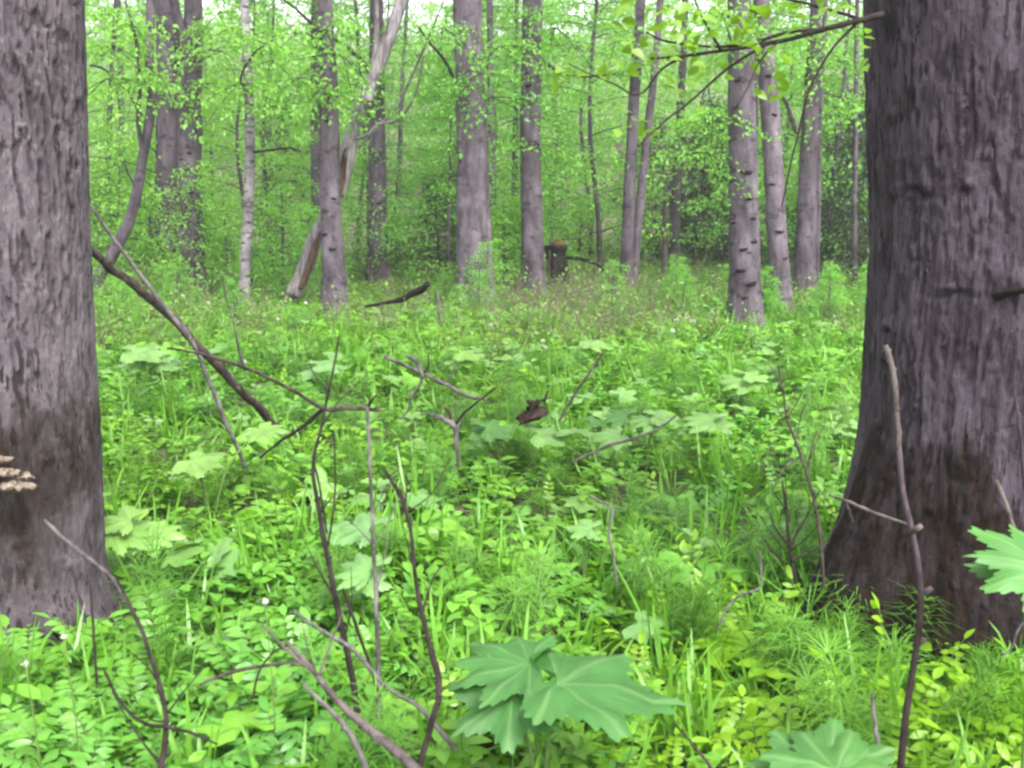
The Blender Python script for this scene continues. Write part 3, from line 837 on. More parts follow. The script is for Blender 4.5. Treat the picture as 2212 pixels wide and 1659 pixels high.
def stick(label, pts, Y0, Y1, widths, mat, name="fallen_stick", cat="stick", n=40, sides=8, lump=.10, twigs=(), group=None, wob=1.0, extra=None):
    """pts in photograph positions; Y0..Y1 distance from first to last point; twigs: (pts, Y, widths)"""
    def pathof(pts, y0, y1, widths, org, n):
        P = [list(at(u, v, y0 + (y1 - y0) * k / (len(pts) - 1)) - org) for k, (u, v) in enumerate(pts)]
        W = [.75 * w * (y0 + (y1 - y0) * k / (len(pts) - 1)) / F_PX * .5 for k, w in enumerate(widths)]
        full = catmull(np.column_stack([np.array(P), np.array(W)]), n)
        s = np.linspace(0, len(pts) * 2.2, n)
        off = np.stack([vnoise(s, 1.5 + len(label), 0.5, 7), vnoise(s, 7.5 + len(label), 0.5, 8), vnoise(s, 3.5 + len(label), 0.5, 9)], -1)
        full[:, :3] += off * (full[:, 3:4] * .45 * wob)
        return full
    org = at(*pts[-1], Y1)
    t = thing(name, label, cat, org, 0, group)
    full = pathof(pts, Y0, Y1, widths, org, n)
    mb = MB(); tube(mb, full[:, :3], np.maximum(full[:, 3], .0012), sides, 0, lump, len(label), lscale=22)
    if name in ('bare_stem', 'fallen_branch') and not label.startswith('tall cut'):
        rb = random.Random(len(label) * 7)
        for k in range(rb.randint(5, 8)):
            q = rb.randrange(n // 8, n - 3); c = full[q, :3]; rad = max(full[q, 3], .002)
            ax = unit(full[min(q + 2, n - 1), :3] - full[q - 2, :3])
            if ax[2] < 0: ax = -ax
            dv = unit(np.array([rb.uniform(-1, 1), rb.uniform(-.7, .7), rb.uniform(-.1, .9)]) + ax * .6)
            ln = rb.uniform(.05, .20)
            tw = catmull([c, c + dv * ln * .5 + np.array([rb.uniform(-.012, .012), 0, rb.uniform(-.012, .012)]), c + dv * ln + np.array([0, 0, rb.uniform(-.02, .03)])], 9)
            tube(mb, tw, np.linspace(min(rad * .5, .0035), .0009, 9), 5, 0, .2, k, lscale=30)
    if name == 'bare_stem' or mat in ('stick_dark', 'stick_brown'):
        rb = random.Random(len(label))
        for k in range(3, n - 2, 3):
            c = full[k, :3]; rad = max(full[k, 3], .0015)
            dv = np.array([rb.uniform(-1, 1), rb.uniform(-1, .4), rb.uniform(.2, .9)]); dv /= np.linalg.norm(dv)
            tube(mb, np.array([c, c + dv * rad * rb.uniform(1.2, 2.2)]), [rad * .75, rad * .35], 6)
    obj("stem", mb.mesh("stem", [M[mat]]), t)
    for tp, ty0, ty1, tw, tm in twigs:
        f2 = pathof(tp, ty0, ty1, tw, org, 22)
        mb = MB(); tube(mb, f2[:, :3], np.maximum(f2[:, 3], .001), max(6, sides - 2), 0, lump, len(tp) + 3, lscale=22)
        obj("twig", mb.mesh("twig", [M[tm]]), t)
    return t

stick("thick brown fallen branch slanting down from behind the flaky trunk", [(190, 535), (260, 595), (350, 668), (450, 770), (520, 845), (560, 882), (600, 930)], 5.1, 6.4, [22, 24, 25, 25, 25, 24, 20], 'stick_brown', "fallen_branch", "branch", 60, 12, .14)
stick("long pale grey stick crossing over the thick brown branch", [(196, 445), (245, 515), (300, 590), (360, 668), (415, 740), (445, 810), (470, 870), (500, 940), (530, 1010)], 4.9, 5.2, [9, 11, 12, 14, 14, 13, 15, 13, 10], 'stick_grey', "fallen_branch", "branch", 60, 10)
stick("knobbly forked stick lying level across the plants, its end turned up", [(360, 752), (420, 762), (480, 778), (570, 812), (640, 848), (700, 882), (760, 882), (822, 884)], 4.55, 4.75, [6, 8, 10, 10, 10, 13, 13, 11], 'stick_brown', "fallen_branch", "branch", 60, 9, .14,
      [([(700, 882), (650, 925), (610, 950), (560, 990)], 4.7, 4.8, [12, 10, 9, 6], 'stick_dark'), ([(795, 884), (800, 868), (812, 855)], 4.73, 4.7, [9, 8, 6], 'stick_dark')])
stick("pale thin stick leaning behind the thick brown branch", [(478, 590), (488, 640), (505, 700), (518, 760), (530, 800)], 6.4, 6.6, [4, 5, 5, 9, 9], 'stick_grey')
stick("short pale upright stick in front of the stout middle trunk", [(944, 625), (946, 650), (950, 700)], 9.0, 9.0, [6, 7, 6], 'stick_grey')
stick("thin straight tan stalk leaning right in the middle of the plants", [(1304, 760), (1270, 810), (1240, 855), (1208, 910)], 5.7, 5.7, [6, 7, 8, 7], 'stick_pink')
stick("bent tan stick lying across the plants right of the broken root", [(1460, 898), (1425, 925), (1375, 945), (1310, 965), (1235, 998)], 4.9, 4.7, [6, 7, 9, 9, 7], 'stick_pink')
stick("crooked little stick with a pale bare top in the middle of the plants", [(878, 768), (900, 782), (912, 812), (905, 835), (888, 855), (882, 885), (865, 905)], 5.6, 5.6, [10, 12, 12, 9, 8, 6, 5], 'stick_grey', twigs=[([(912, 812), (925, 790), (925, 765)], 5.6, 5.6, [6, 5, 3], 'stick_dark')])
stick("dead grey branch half buried in plants behind the broken root", [(830, 770), (900, 800), (960, 830), (1010, 855), (1050, 862)], 6.2, 6.2, [9, 11, 13, 12, 8], 'stick_grey', twigs=[([(960, 830), (975, 810), (985, 790)], 6.2, 6.2, [8, 6, 4], 'stick_grey')])
stick("forked splintered grey branch standing out of the plants", [(930, 895), (955, 905), (982, 920), (986, 950), (992, 1010)], 5.1, 5.1, [12, 16, 20, 15, 10], 'stick_grey', "fallen_branch", "branch", 40, 9, .16,
      [([(982, 918), (1005, 890), (1040, 862), (1075, 835)], 5.1, 5.0, [11, 8, 6, 4], 'stick_dark'), ([(975, 915), (968, 890), (960, 880)], 5.1, 5.1, [10, 10, 6], 'rootwood')])
stick("dark stub end of a mossy log lying before the trees", [(925, 612), (905, 628), (870, 645), (830, 655), (790, 662)], 11.5, 11.8, [16, 22, 16, 10, 8], 'rot', "fallen_log", "log", 30, 12, .18)
stick("dark fallen branch lying beside the mossy stump", [(1222, 556), (1255, 560), (1290, 572), (1330, 605)], 15.8, 15.2, [8, 11, 10, 8], 'rot', "fallen_branch", "branch")
stick("dead brown leaning snag among the olive shrubs before the thin trunks", [(1310, 560), (1318, 590), (1326, 640), (1330, 660)], 13.5, 13.3, [7, 12, 14, 14], 'stick_brown')

# the broken brown root
def root_chunk():
    Y = 5.55
    b = at(1150, 905, Y); t = thing("broken_root", "weathered brown chunk of broken root lying among the green plants", "root", b)
    mb = MB()
    n1, n2 = 36, 20
    A, B = np.meshgrid(np.linspace(0, 2 * np.pi, n1, endpoint=False), np.linspace(-1.5, 1.5, n2))
    X, Yy, Zz = np.cos(A) * np.cos(B), np.sin(A) * np.cos(B), np.sin(B)
    rr = .070 * (1 + .5 * fbm(X * 1.6, Yy * 1.6, Zz * 1.6, 6, 3) + .22 * vnoise(X * 2 - Zz * 2, Yy * 7, Zz * 7, 8))
    V = np.stack([rr * X * 1.15, rr * Yy * .9, rr * Zz * .5 + rr * X * .24 + .02], -1)
    i = np.arange(n2 - 1)[:, None] * n1; j = np.arange(n1)[None]
    mb.addn(V, np.stack([i + j, i + (j + 1) % n1, i + n1 + (j + 1) % n1, i + n1 + j], -1).reshape(-1, 4))
    rb = random.Random(4)
    for k in range(12):
        p0 = np.array([rb.uniform(-.06, .07), rb.uniform(-.05, .03), rb.uniform(.05, .10)])
        d = np.array([rb.uniform(.2, 1), rb.uniform(-.5, .2), rb.uniform(-.1, .7)]) * rb.uniform(.04, .09)
        tube(mb, np.array([p0, p0 + d * .6, p0 + d * 1.2]), [.010, .007, .002], 6, 0, .2, k)
    obj("wood", mb.mesh("root_wood", [M['rootwood']]), t)
root_chunk()

# ------------------------------------------------------------------ bare stems and sticks close to the camera
stick("dark thin dead stem with a pale tip, left of the straight grey stalk", [(733, 725), (718, 810), (692, 930), (676, 1010), (690, 1110), (708, 1200), (728, 1310), (752, 1420), (770, 1530), (775, 1640)], 2.75, 2.45, [5, 6, 8, 11, 13, 16, 18, 19, 19, 18], 'stick_dark', "bare_stem", "stem", 70, 9, .14,
      [([(708, 1180), (722, 1090), (724, 1000), (720, 930)], 2.7, 2.8, [7, 6, 5, 4], 'stick_dark'), ([(706, 1150), (690, 1050), (676, 990)], 2.65, 2.7, [8, 7, 5], 'stick_dark'), ([(740, 1270), (765, 1340), (800, 1440), (818, 1500)], 2.55, 2.5, [9, 10, 10, 8], 'stick_dark')])
stick("straight grey bare stalk rising between two dark stems", [(793, 880), (798, 980), (803, 1100), (810, 1250), (816, 1400), (818, 1560), (820, 1660)], 2.7, 2.45, [9, 10, 11, 13, 15, 18, 18], 'stick_grey', "bare_stem", "stem", 60, 9, .10)
stick("dark knobbly stem bent like an elbow beside the big jagged leaves", [(828, 1010), (862, 1065), (885, 1130), (896, 1230), (908, 1310), (930, 1400), (950, 1478), (935, 1550), (905, 1660), (895, 1720)], 2.35, 2.1, [7, 14, 11, 12, 14, 17, 20, 19, 20, 20], 'stick_dark', "bare_stem", "stem", 70, 9, .16)
stick("pinkish fallen branch running out at the bottom edge", [(618, 1385), (660, 1430), (700, 1480), (780, 1560), (860, 1625), (940, 1700)], 2.3, 1.95, [12, 15, 18, 26, 32, 34], 'stick_pink', "fallen_branch", "branch", 50, 12, .10,
      [([(628, 1390), (590, 1410), (560, 1450), (545, 1510)], 2.3, 2.25, [8, 7, 7, 6], 'stick_dark')])
stick("grey fallen stick sloping down right towards the big jagged leaves", [(635, 1320), (690, 1360), (760, 1402), (830, 1480), (910, 1532), (985, 1620)], 2.55, 2.3, [9, 12, 14, 15, 16, 16], 'stick_grey', n=50)
stick("short grey stick pointing down to the bottom edge", [(655, 1480), (720, 1540), (760, 1590), (800, 1680)], 2.15, 2.0, [10, 16, 18, 20], 'stick_grey')
stick("brown broken stick lying low among compound leaves", [(430, 1480), (490, 1455), (560, 1440), (640, 1430)], 2.5, 2.6, [10, 12, 11, 8], 'stick_brown')
stick("pale stick poking up across the flaky trunk's foot", [(95, 1123), (140, 1165), (190, 1205), (250, 1258), (300, 1350)], 2.7, 2.5, [11, 13, 14, 12, 8], 'stick_grey')
stick("dark curved stem rising from the bottom edge below the flaky trunk", [(252, 1250), (300, 1350), (335, 1450), (358, 1540), (355, 1610), (340, 1700)], 2.5, 2.1, [8, 11, 13, 15, 20, 22], 'stick_dark', "bare_stem", "stem", 50, 9, .13,
      [([(358, 1570), (310, 1562), (262, 1520), (225, 1448)], 2.2, 2.3, [13, 12, 10, 8], 'stick_dark'), ([(358, 1570), (410, 1582), (470, 1608)], 2.2, 2.2, [12, 9, 6], 'stick_dark')])
stick("thin dark twig stuck upright in the leaves by the flaky trunk", [(195, 1260), (200, 1340), (205, 1420), (210, 1480)], 2.5, 2.45, [6, 8, 8, 8], 'stick_dark')
stick("tall cut stem, tan above and purple below, before the furrowed trunk", [(1912, 745), (1930, 810), (1938, 900), (1942, 980)], 2.55, 2.5, [16, 18, 17, 17], 'stick_pink', "bare_stem", "stem", 30, 10, .05)
TALL = bpy.context.scene.objects.get("bare_stem")
def tall_lower():
    t = [o for o in COL.objects if o.get('label', '').startswith("tall cut stem")][0]
    for name, pts, w, mat in (("purple_stem", [(1942, 975), (1950, 1060), (1966, 1130), (1982, 1210), (1990, 1285)], [17, 17, 17, 17, 18], 'stick_purple'),
                              ("dark_stem", [(1990, 1280), (1984, 1370), (1968, 1470), (1955, 1560), (1944, 1680), (1940, 1760)], [20, 19, 19, 20, 21, 21], 'stick_dark')):
        P = [list(at(u, v, 2.5 - .25 * max(0, (v - 975)) / 750) - t.location) for u, v in pts]
        full = catmull(np.column_stack([np.array(P), np.array(w) * 2.4 / F_PX * .40]), 30)
        mb = MB(); tube(mb, full[:, :3], full[:, 3], 10, 0, .06, 4, lscale=22)
        obj(name, mb.mesh(name, [M[mat]]), t)
    for (u, v) in ((1990, 1285), (1975, 1395), (1968, 1150)):
        P = [list(at(u, v, 2.42) - t.location), list(at(u + 22, v - 14, 2.40) - t.location)]
        mb = MB(); tube(mb, np.array(P), [.008, .007], 8)
        obj("cut_stub", mb.mesh("cut_stub", [M['stick_pink']]), t)
tall_lower()
stick("tan broken stalk beside the jagged leaf at the right edge", [(2152, 1038), (2172, 1085), (2190, 1140), (2205, 1200), (2215, 1280)], 2.5, 2.4, [13, 14, 14, 14, 13], 'stick_pink')
stick("thin pale upright stick before the furrowed trunk at the far right", [(2192, 850), (2200, 900), (2206, 960), (2215, 1060)], 2.7, 2.65, [7, 10, 12, 10], 'stick_purple')
stick("reddish twig lying slantwise across the moss of the furrowed trunk", [(1790, 1068), (1835, 1085), (1880, 1105), (1960, 1132)], 2.85, 2.75, [8, 10, 10, 7], 'stick_pink', twigs=[([(1828, 1084), (1835, 1105), (1842, 1130)], 2.83, 2.82, [9, 9, 8], 'stick_pink')])
stick("short grey stick standing at the bottom edge by the tall cut stem", [(1884, 1500), (1890, 1560), (1898, 1620), (1900, 1700)], 2.3, 2.2, [11, 13, 15, 15], 'stick_grey')
stick("small pale forked twig at the right edge below the furrowed trunk", [(2225, 1330), (2200, 1360), (2185, 1400), (2160, 1420)], 2.5, 2.5, [8, 7, 5, 4], 'stick_grey')
stick("arching pale twig right of centre above the yellow green ferns", [(1640, 1190), (1642, 1265), (1600, 1285), (1570, 1315), (1550, 1360)], 2.9, 2.9, [6, 7, 8, 7, 6], 'stick_grey')
stick("pale tipped thin stick standing in the grass right of centre", [(1272, 1070), (1300, 1085), (1322, 1100), (1316, 1150), (1325, 1200), (1332, 1260)], 3.5, 3.4, [8, 7, 8, 9, 8, 7], 'stick_grey')
stick("slim bent dark stem left of the furrowed trunk", [(1680, 790), (1692, 850), (1700, 905), (1722, 960), (1742, 1020), (1765, 1110), (1775, 1200), (1780, 1270)], 3.15, 3.0, [5, 6, 7, 8, 9, 10, 10, 10], 'stick_brown', "bare_stem", "stem", 50, 8, .1,
      [([(1742, 1020), (1755, 960), (1765, 930)], 3.1, 3.1, [6, 5, 4], 'stick_brown'), ([(1730, 985), (1695, 1010), (1670, 1060)], 3.1, 3.0, [6, 5, 4], 'stick_brown')])
stick("bushy dark twig stump before the mossy foot of the furrowed trunk", [(1690, 1040), (1700, 1110), (1705, 1180), (1720, 1260)], 3.05, 3.0, [6, 9, 10, 11], 'stick_dark', "bare_stem", "stem", 40, 8, .1,
      [([(1705, 1180), (1675, 1140), (1660, 1100)], 3, 3, [8, 6, 4], 'stick_dark'), ([(1705, 1180), (1735, 1130), (1770, 1060)], 3, 3, [7, 6, 4], 'stick_dark'), ([(1710, 1210), (1755, 1190), (1790, 1165)], 3, 2.95, [7, 6, 4], 'stick_brown'), ([(1700, 1220), (1668, 1190), (1650, 1165)], 3, 2.95, [7, 6, 4], 'stick_dark')])
stick("short grey twig near the bottom edge under the big jagged leaves", [(1455, 1560), (1490, 1600), (1530, 1650), (1560, 1700)], 2.3, 2.2, [6, 9, 11, 11], 'stick_brown')

# a bare stone half sunk in the litter
mb = MB()
n1, n2 = 14, 9
A, B = np.meshgrid(np.linspace(0, 2 * np.pi, n1, endpoint=False), np.linspace(-1.5, 1.5, n2))
rr = .07 * (1 + .25 * fbm(np.cos(A) * np.cos(B) * 2, np.sin(A) * np.cos(B) * 2, np.sin(B) * 2, 6, 3))
V = np.stack([rr * np.cos(A) * np.cos(B) * 1.3, rr * np.sin(A) * np.cos(B), rr * np.sin(B) * .65], -1)
i = np.arange(n2 - 1)[:, None] * n1; j = np.arange(n1)[None]
mb.addn(V, np.stack([i + j, i + (j + 1) % n1, i + n1 + (j + 1) % n1, i + n1 + j], -1).reshape(-1, 4))
o = obj("stone", mb.mesh("stone", [plain('litter_stone', (0.09, 0.075, 0.06), (0.2, 0.17, 0.14), 30)]))
p = hit(2140, 1855 * 0 + 1497, .05); p = hit(1742, 1507, .04)
o.location = p
tag(o, "small rounded brown stone in the litter by the yellow green ferns", "stone")

# ------------------------------------------------------------------ big jagged-leaved plants
def jag_leaf(seed, size=1.0, lobes=5, n=181, ms=6):
    """broad palmate leaf: pointed toothed lobes round a stalk end at the origin, lying along +x"""
    rng = np.random.default_rng(seed)
    th = np.linspace(-2.35, 2.35, n)
    r = np.zeros(n)
    cents = np.linspace(-1.75, 1.75, lobes)
    sp = cents[1] - cents[0]
    for k, c in enumerate(cents):
        amp = (.60 + .40 * math.cos(c * .62)) * rng.uniform(.90, 1.08)
        dl = np.abs(th - c) / (sp * .5)
        r = np.maximum(r, amp * np.clip(1 - .36 * dl ** 1.05, 0, 1))
    r = r * smooth(2.36, 2.15, np.abs(th)) ** .5
    ph5 = (th / sp * 5.5) % 1
    r = r * (.93 + .13 * np.abs(ph5 - .5) * 2)
    V = [[0, 0, 0]]
    for q in range(1, ms + 1):
        f = q / ms
        rr = r * f
        if q < ms: rr = np.minimum(rr, .95 * f)
        x, y = rr * np.cos(th), rr * np.sin(th)
        ph = np.cos((th) * (2 * math.pi / (cents[1] - cents[0])) + (0 if lobes % 2 else math.pi))
        z = .018 * ph * f + .09 * f - .17 * f * f * r + .05 * vnoise(x * 4, y * 4, seed, 3) + .012 * vnoise(x * 16, y * 16, seed, 4)
        V.extend(np.stack([x, y, z], -1).tolist())
    V = np.array(V) * size
    dm = np.min(np.abs(th[:, None] - cents[None, :]), axis=1) / (sp * .5)
    sec = np.abs(((dm * 3.2 - .0) % 1) - .5)
    vein = [1.0]
    for q in range(1, ms + 1):
        vein.extend((np.exp(-(dm * (.3 + q / ms) / .10) ** 2)).tolist())
    Fs = [(0, 1 + i, 2 + i) for i in range(n - 1)]
    for q in range(ms - 1):
        a, b = 1 + q * n, 1 + (q + 1) * n
        Fs += [(a + i, b + i, b + i + 1, a + i + 1) for i in range(n - 1)]
    mb = MB(); mb.add(V, Fs)
    me = mb.mesh("jagged_leaf", [M['big']])
    a = me.attributes.new("vein", 'FLOAT', 'POINT'); a.data.foreach_set("value", np.array(vein, np.float32))
    return me
JAG = [jag_leaf(k, 1.0, 5 if k != 2 else 7) for k in range(4)]
JAGY = [m.copy() for m in JAG]
for m in JAGY:
    m.materials[0] = M['edge']
JAGP = [m.copy() for m in JAG]
for m in JAGP:
    m.materials[0] = M['pale']

def jag_plant(label, specs, Y, stemuv=None, pale=False, group=None):
    """specs: (u, v, size m, yaw, tilt towards the camera, roll, dY)"""
    u0, v0 = stemuv or (specs[0][0], specs[0][1] + 120)
    b = at(u0, v0, Y); base = Vector((b.x, Y, float(gz(b.x, Y)) - .02))
    t = thing("broad_leaved_plant", label, "plant", base, 0, group)
    for k, (u, v, s, yaw, tilt, roll, dy) in enumerate(specs):
        c = at(u, v, Y + dy)
        o = obj("leaf", (JAGY if pale == 2 else JAGP if pale else JAG)[(k + int(u)) % 4], t)
        R = Euler((tilt, 0, 0)).to_matrix().to_4x4() @ Euler((0, roll, yaw)).to_matrix().to_4x4()
        # stalk end placed so that the middle of the leaf falls on c
        off = R @ Vector((s * .42, 0, 0))
        loc = c - off - base
        o.matrix_local = Matrix.Translation(loc) @ R @ Matrix.Scale(s, 4)
        mb = MB()
        tube(mb, catmull([[0, 0, 0], [loc.x * .35, loc.y * .35, loc.z * .65], [loc.x, loc.y, loc.z - .004]], 12), np.linspace(.008, .004, 12) * (.6 + s), 7)
        obj("stalk", mb.mesh("stalk", [M['stalk']]), t)
    return t

R_ = math.radians
jag_plant("largest broad jagged leaves, low at the bottom edge beside the elbowed stem", [
    (1315, 1490, .29, R_(-6), R_(1), R_(4), 0.0), (1065, 1430, .22, R_(168), R_(4), R_(4), .10), (1050, 1540, .18, R_(215), R_(22), R_(6), -.04)], 2.28, (1170, 1640))
jag_plant("pointed jagged leaf cut by the bottom edge near the tall cut stem", [(1765, 1620, .16, R_(110), R_(10), R_(0), 0), (1850, 1640, .16, R_(20), R_(20), R_(0), 0), (1690, 1655, .15, R_(170), R_(20), R_(5), 0)], 2.05, (1790, 1800))
jag_plant("bright jagged leaf at the right edge in front of the furrowed trunk", [(2190, 1215, .20, R_(165), R_(24), R_(-4), 0), (2240, 1245, .17, R_(40), R_(18), R_(8), .05)], 2.25, (2230, 1500), 2)
for lab, specs, Y, pale in (
    ("pale jagged leaves beside the foot of the flaky trunk", [(290, 1150, .15, R_(10), R_(14), R_(8), 0), (345, 1165, .12, R_(-30), R_(14), R_(8), 0), (255, 1120, .10, R_(170), R_(18), 0, 0)], 3.0, True),
    ("pale jagged leaf touching the straight grey stalk", [(765, 1140, .12, R_(160), R_(18), R_(6), 0), (750, 1150, .1, R_(20), R_(14), R_(6), 0)], 3.0, True),
    ("bluish jagged leaves low behind the straight grey stalk", [(770, 1225, .12, R_(150), R_(20), R_(6), 0), (815, 1260, .10, R_(-10), R_(14), R_(10), 0)], 2.85, True),
    ("pale broad leaves above the level forked stick", [(715, 790, .17, R_(20), R_(10), R_(5), 0), (665, 805, .14, R_(170), R_(10), R_(5), 0)], 5.6, True),
    ("pale broad leaves between the flaky trunk and the thick brown branch", [(325, 760, .20, R_(20), R_(10), R_(5), 0), (285, 785, .17, R_(190), R_(10), R_(5), 0), (370, 790, .16, R_(-30), R_(10), R_(5), .1)], 5.0, True),
    ("flat pale leaf just above the thin straight tan stalk", [(1290, 742, .24, R_(10), R_(6), R_(3), 0), (1255, 748, .2, R_(180), R_(6), R_(3), 0)], 7.2, True),
    ("bluish broad leaves left of the slim bent dark stem", [(1590, 822, .19, R_(170), R_(14), R_(5), 0), (1635, 812, .14, R_(10), R_(10), R_(5), 0)], 5.2, True),
    ("pair of pale leaves behind the bent tan stick", [(1390, 908, .17, R_(170), R_(10), R_(5), 0), (1440, 900, .15, R_(10), R_(10), R_(5), 0)], 5.2, True),
    ("pale leaves right of the bent tan stick's upper end", [(1510, 905, .18, R_(150), R_(14), R_(5), 0), (1560, 915, .14, R_(0), R_(12), R_(5), 0)], 4.9, True),
    ("bright yellow green broad leaf above the bent tan stick", [(1330, 898, .14, R_(160), R_(18), R_(5), 0), (1290, 910, .11, R_(30), R_(12), R_(5), 0)], 5.0, False),
    ("broad bright leaves in front of the splintered grey branch", [(1080, 925, .16, R_(20), R_(16), R_(5), 0), (1040, 940, .14, R_(190), R_(12), R_(5), 0)], 4.6, False),
    ("pale leaves below the broken root", [(1310, 945, .15, R_(190), R_(12), R_(5), 0), (1195, 940, .17, R_(10), R_(12), R_(5), 0), (1240, 930, .12, R_(90), R_(12), R_(5), 0)], 4.5, True),
    ("small pale jagged leaf standing alone in the grass", [(1255, 1140, .09, R_(160), R_(16), R_(5), 0), (1280, 1148, .07, R_(10), R_(14), R_(5), 0)], 3.3, True),
    ("pale leaves at the foot of the forked stick", [(445, 1000, .16, R_(-10), R_(12), R_(5), 0), (400, 1010, .13, R_(170), R_(12), R_(5), 0), (580, 935, .14, R_(-30), R_(12), R_(5), .3)], 4.2, True),
    ("broad blue green leaves behind the half buried grey branch", [(1020, 765, .2, R_(10), R_(10), R_(5), 0), (990, 780, .18, R_(170), R_(14), R_(5), 0)], 6.8, True)):
    Yq = hit(specs[0][0], specs[0][1], .34).y
    specs = [(a, b, c * Yq / Y * 1.0, d, e, f, g) for a, b, c, d, e, f, g in specs]
    jag_plant(lab, specs, Yq, (specs[0][0] + 6, specs[0][1] + 40), pale)

# ------------------------------------------------------------------ plants of the ground cover: prototypes
def rnd_dir(rng, el_lo, el_hi, az=None):
    a = rng.uniform(0, 2 * np.pi) if az is None else az
    e = rng.uniform(el_lo, el_hi)
    return np.array([math.cos(a) * math.cos(e), math.sin(a) * math.cos(e), math.sin(e)])

def arc(p0, d, L, droop, n=6):
    t = np.linspace(0, 1, n)[:, None]
    return p0 + d * L * t - np.array([0, 0, 1]) * droop * L * t * t

def p_grass(seed, nb=14, L=.42, w=.007):
    rng = np.random.default_rng(seed); mb = MB()
    for _ in range(nb):
        d = rnd_dir(rng, .95, 1.5); l = L * rng.uniform(.5, 1.15)
        P = arc(np.array([rng.normal() * .03, rng.normal() * .03, -.02]), d, l, rng.uniform(.1, .65), 6)
        s = unit(np.cross(d, np.array([0, 0, 1.0])) + .01)
        W = w * np.array([.7, 1, 1, .8, .5, .08])[:, None]
        V = np.concatenate([P + s * W, P - s * W])
        mb.add(V, [(i, i + 1, 6 + i + 1, 6 + i) for i in range(5)], 0)
    return mb.mesh("grass_tuft", [M['grass']])

def p_herb(seed, H=.36, pairs=6, L=.075, mat='herb', stems=2):
    rng = np.random.default_rng(seed); mb = MB()
    for s in range(stems):
        d = rnd_dir(rng, 1.1, 1.5); P = arc(np.array([rng.normal() * .03, rng.normal() * .03, -.02]), d, H * rng.uniform(.7, 1.15), .15, 7)
        tube(mb, P, np.linspace(.003, .0015, 7), 3, 1, cap=False)
        az0 = rng.uniform(0, 6.28)
        for k in range(pairs):
            t = .3 + .7 * k / (pairs - 1)
            c = np.array([np.interp(t, np.linspace(0, 1, 7), P[:, q]) for q in range(3)])
            for sgn in (0, math.pi):
                az = az0 + k * 1.57 + sgn + rng.normal() * .25
                dv = np.array([math.cos(az), math.sin(az), rng.uniform(.05, .5)])
                l = L * (1.15 - .55 * abs(t - .6)) * rng.uniform(.75, 1.15)
                leaves(mb, [c + dv * .008], [dv], [[rng.normal() * .2, rng.normal() * .2, 1]], [l], [l * .52], 0, 1, .25, .12)
    return mb.mesh("leafy_herb", [M[mat], M['stalk']])

def p_trifol(seed, n=6, H=.26, L=.06, mat='herb'):
    rng = np.random.default_rng(seed); mb = MB()
    for _ in range(n):
        d = rnd_dir(rng, .75, 1.45); P = arc(np.array([0, 0, -.02]), d, H * rng.uniform(.6, 1.2), .15, 5)
        tube(mb, P, np.linspace(.002, .0012, 5), 3, 1, cap=False)
        h = math.atan2(d[1], d[0])
        for a in (-1.25, 0, 1.25):
            dv = np.array([math.cos(h + a), math.sin(h + a), rng.uniform(-.1, .25)])
            l = L * rng.uniform(.8, 1.2)
            leaves(mb, [P[-1]], [dv], [[rng.normal() * .25, rng.normal() * .25, 1]], [l], [l * .68], 0, 1, .22, .10)
    return mb.mesh("trifoliate_herb", [M[mat], M['stalk']])

def frond(mb, rng, P, L, mat, smat, pairs=8, asp=.5, twice=False):
    n = len(P)
    tube(mb, P, np.linspace(.0024, .001, n), 3, smat, cap=False)
    tt = np.linspace(0, 1, n)
    tan = unit(np.gradient(P, axis=0))
    for k in range(pairs + 1):
        t = .30 + .70 * k / pairs
        c = np.array([np.interp(t, tt, P[:, q]) for q in range(3)]); tg = unit(np.array([np.interp(t, tt, tan[:, q]) for q in range(3)]))
        up = np.array([0, 0, 1.0]); sd = unit(np.cross(tg, up)); nn = np.cross(sd, tg)
        if k == pairs:
            leaves(mb, [c], [tg], [nn], [L], [L * asp], mat, 1, .15, .1); break
        for s in (-1, 1):
            dv = sd * s + tg * .45 + nn * rng.normal() * .12
            l = L * (1.1 - .5 * t) * rng.uniform(.85, 1.15)
            leaves(mb, [c], [dv], [nn + rng.normal(size=3) * .12], [l], [l * asp], mat, 1, .25, .1)

def p_fern(seed, n=4, H=.34, L=.07, mat='fern', pairs=6):
    rng = np.random.default_rng(seed); mb = MB()
    for q in range(n):
        d = rnd_dir(rng, .65, 1.3, q * 6.28 / n + rng.normal() * .4)
        P = arc(np.array([0, 0, -.02]), d, H * rng.uniform(.75, 1.25), rng.uniform(.25, .5), 9)
        frond(mb, rng, P, L, 0, 1, pairs)
    return mb.mesh("compound_leaved_herb", [M[mat], M['stalk']])

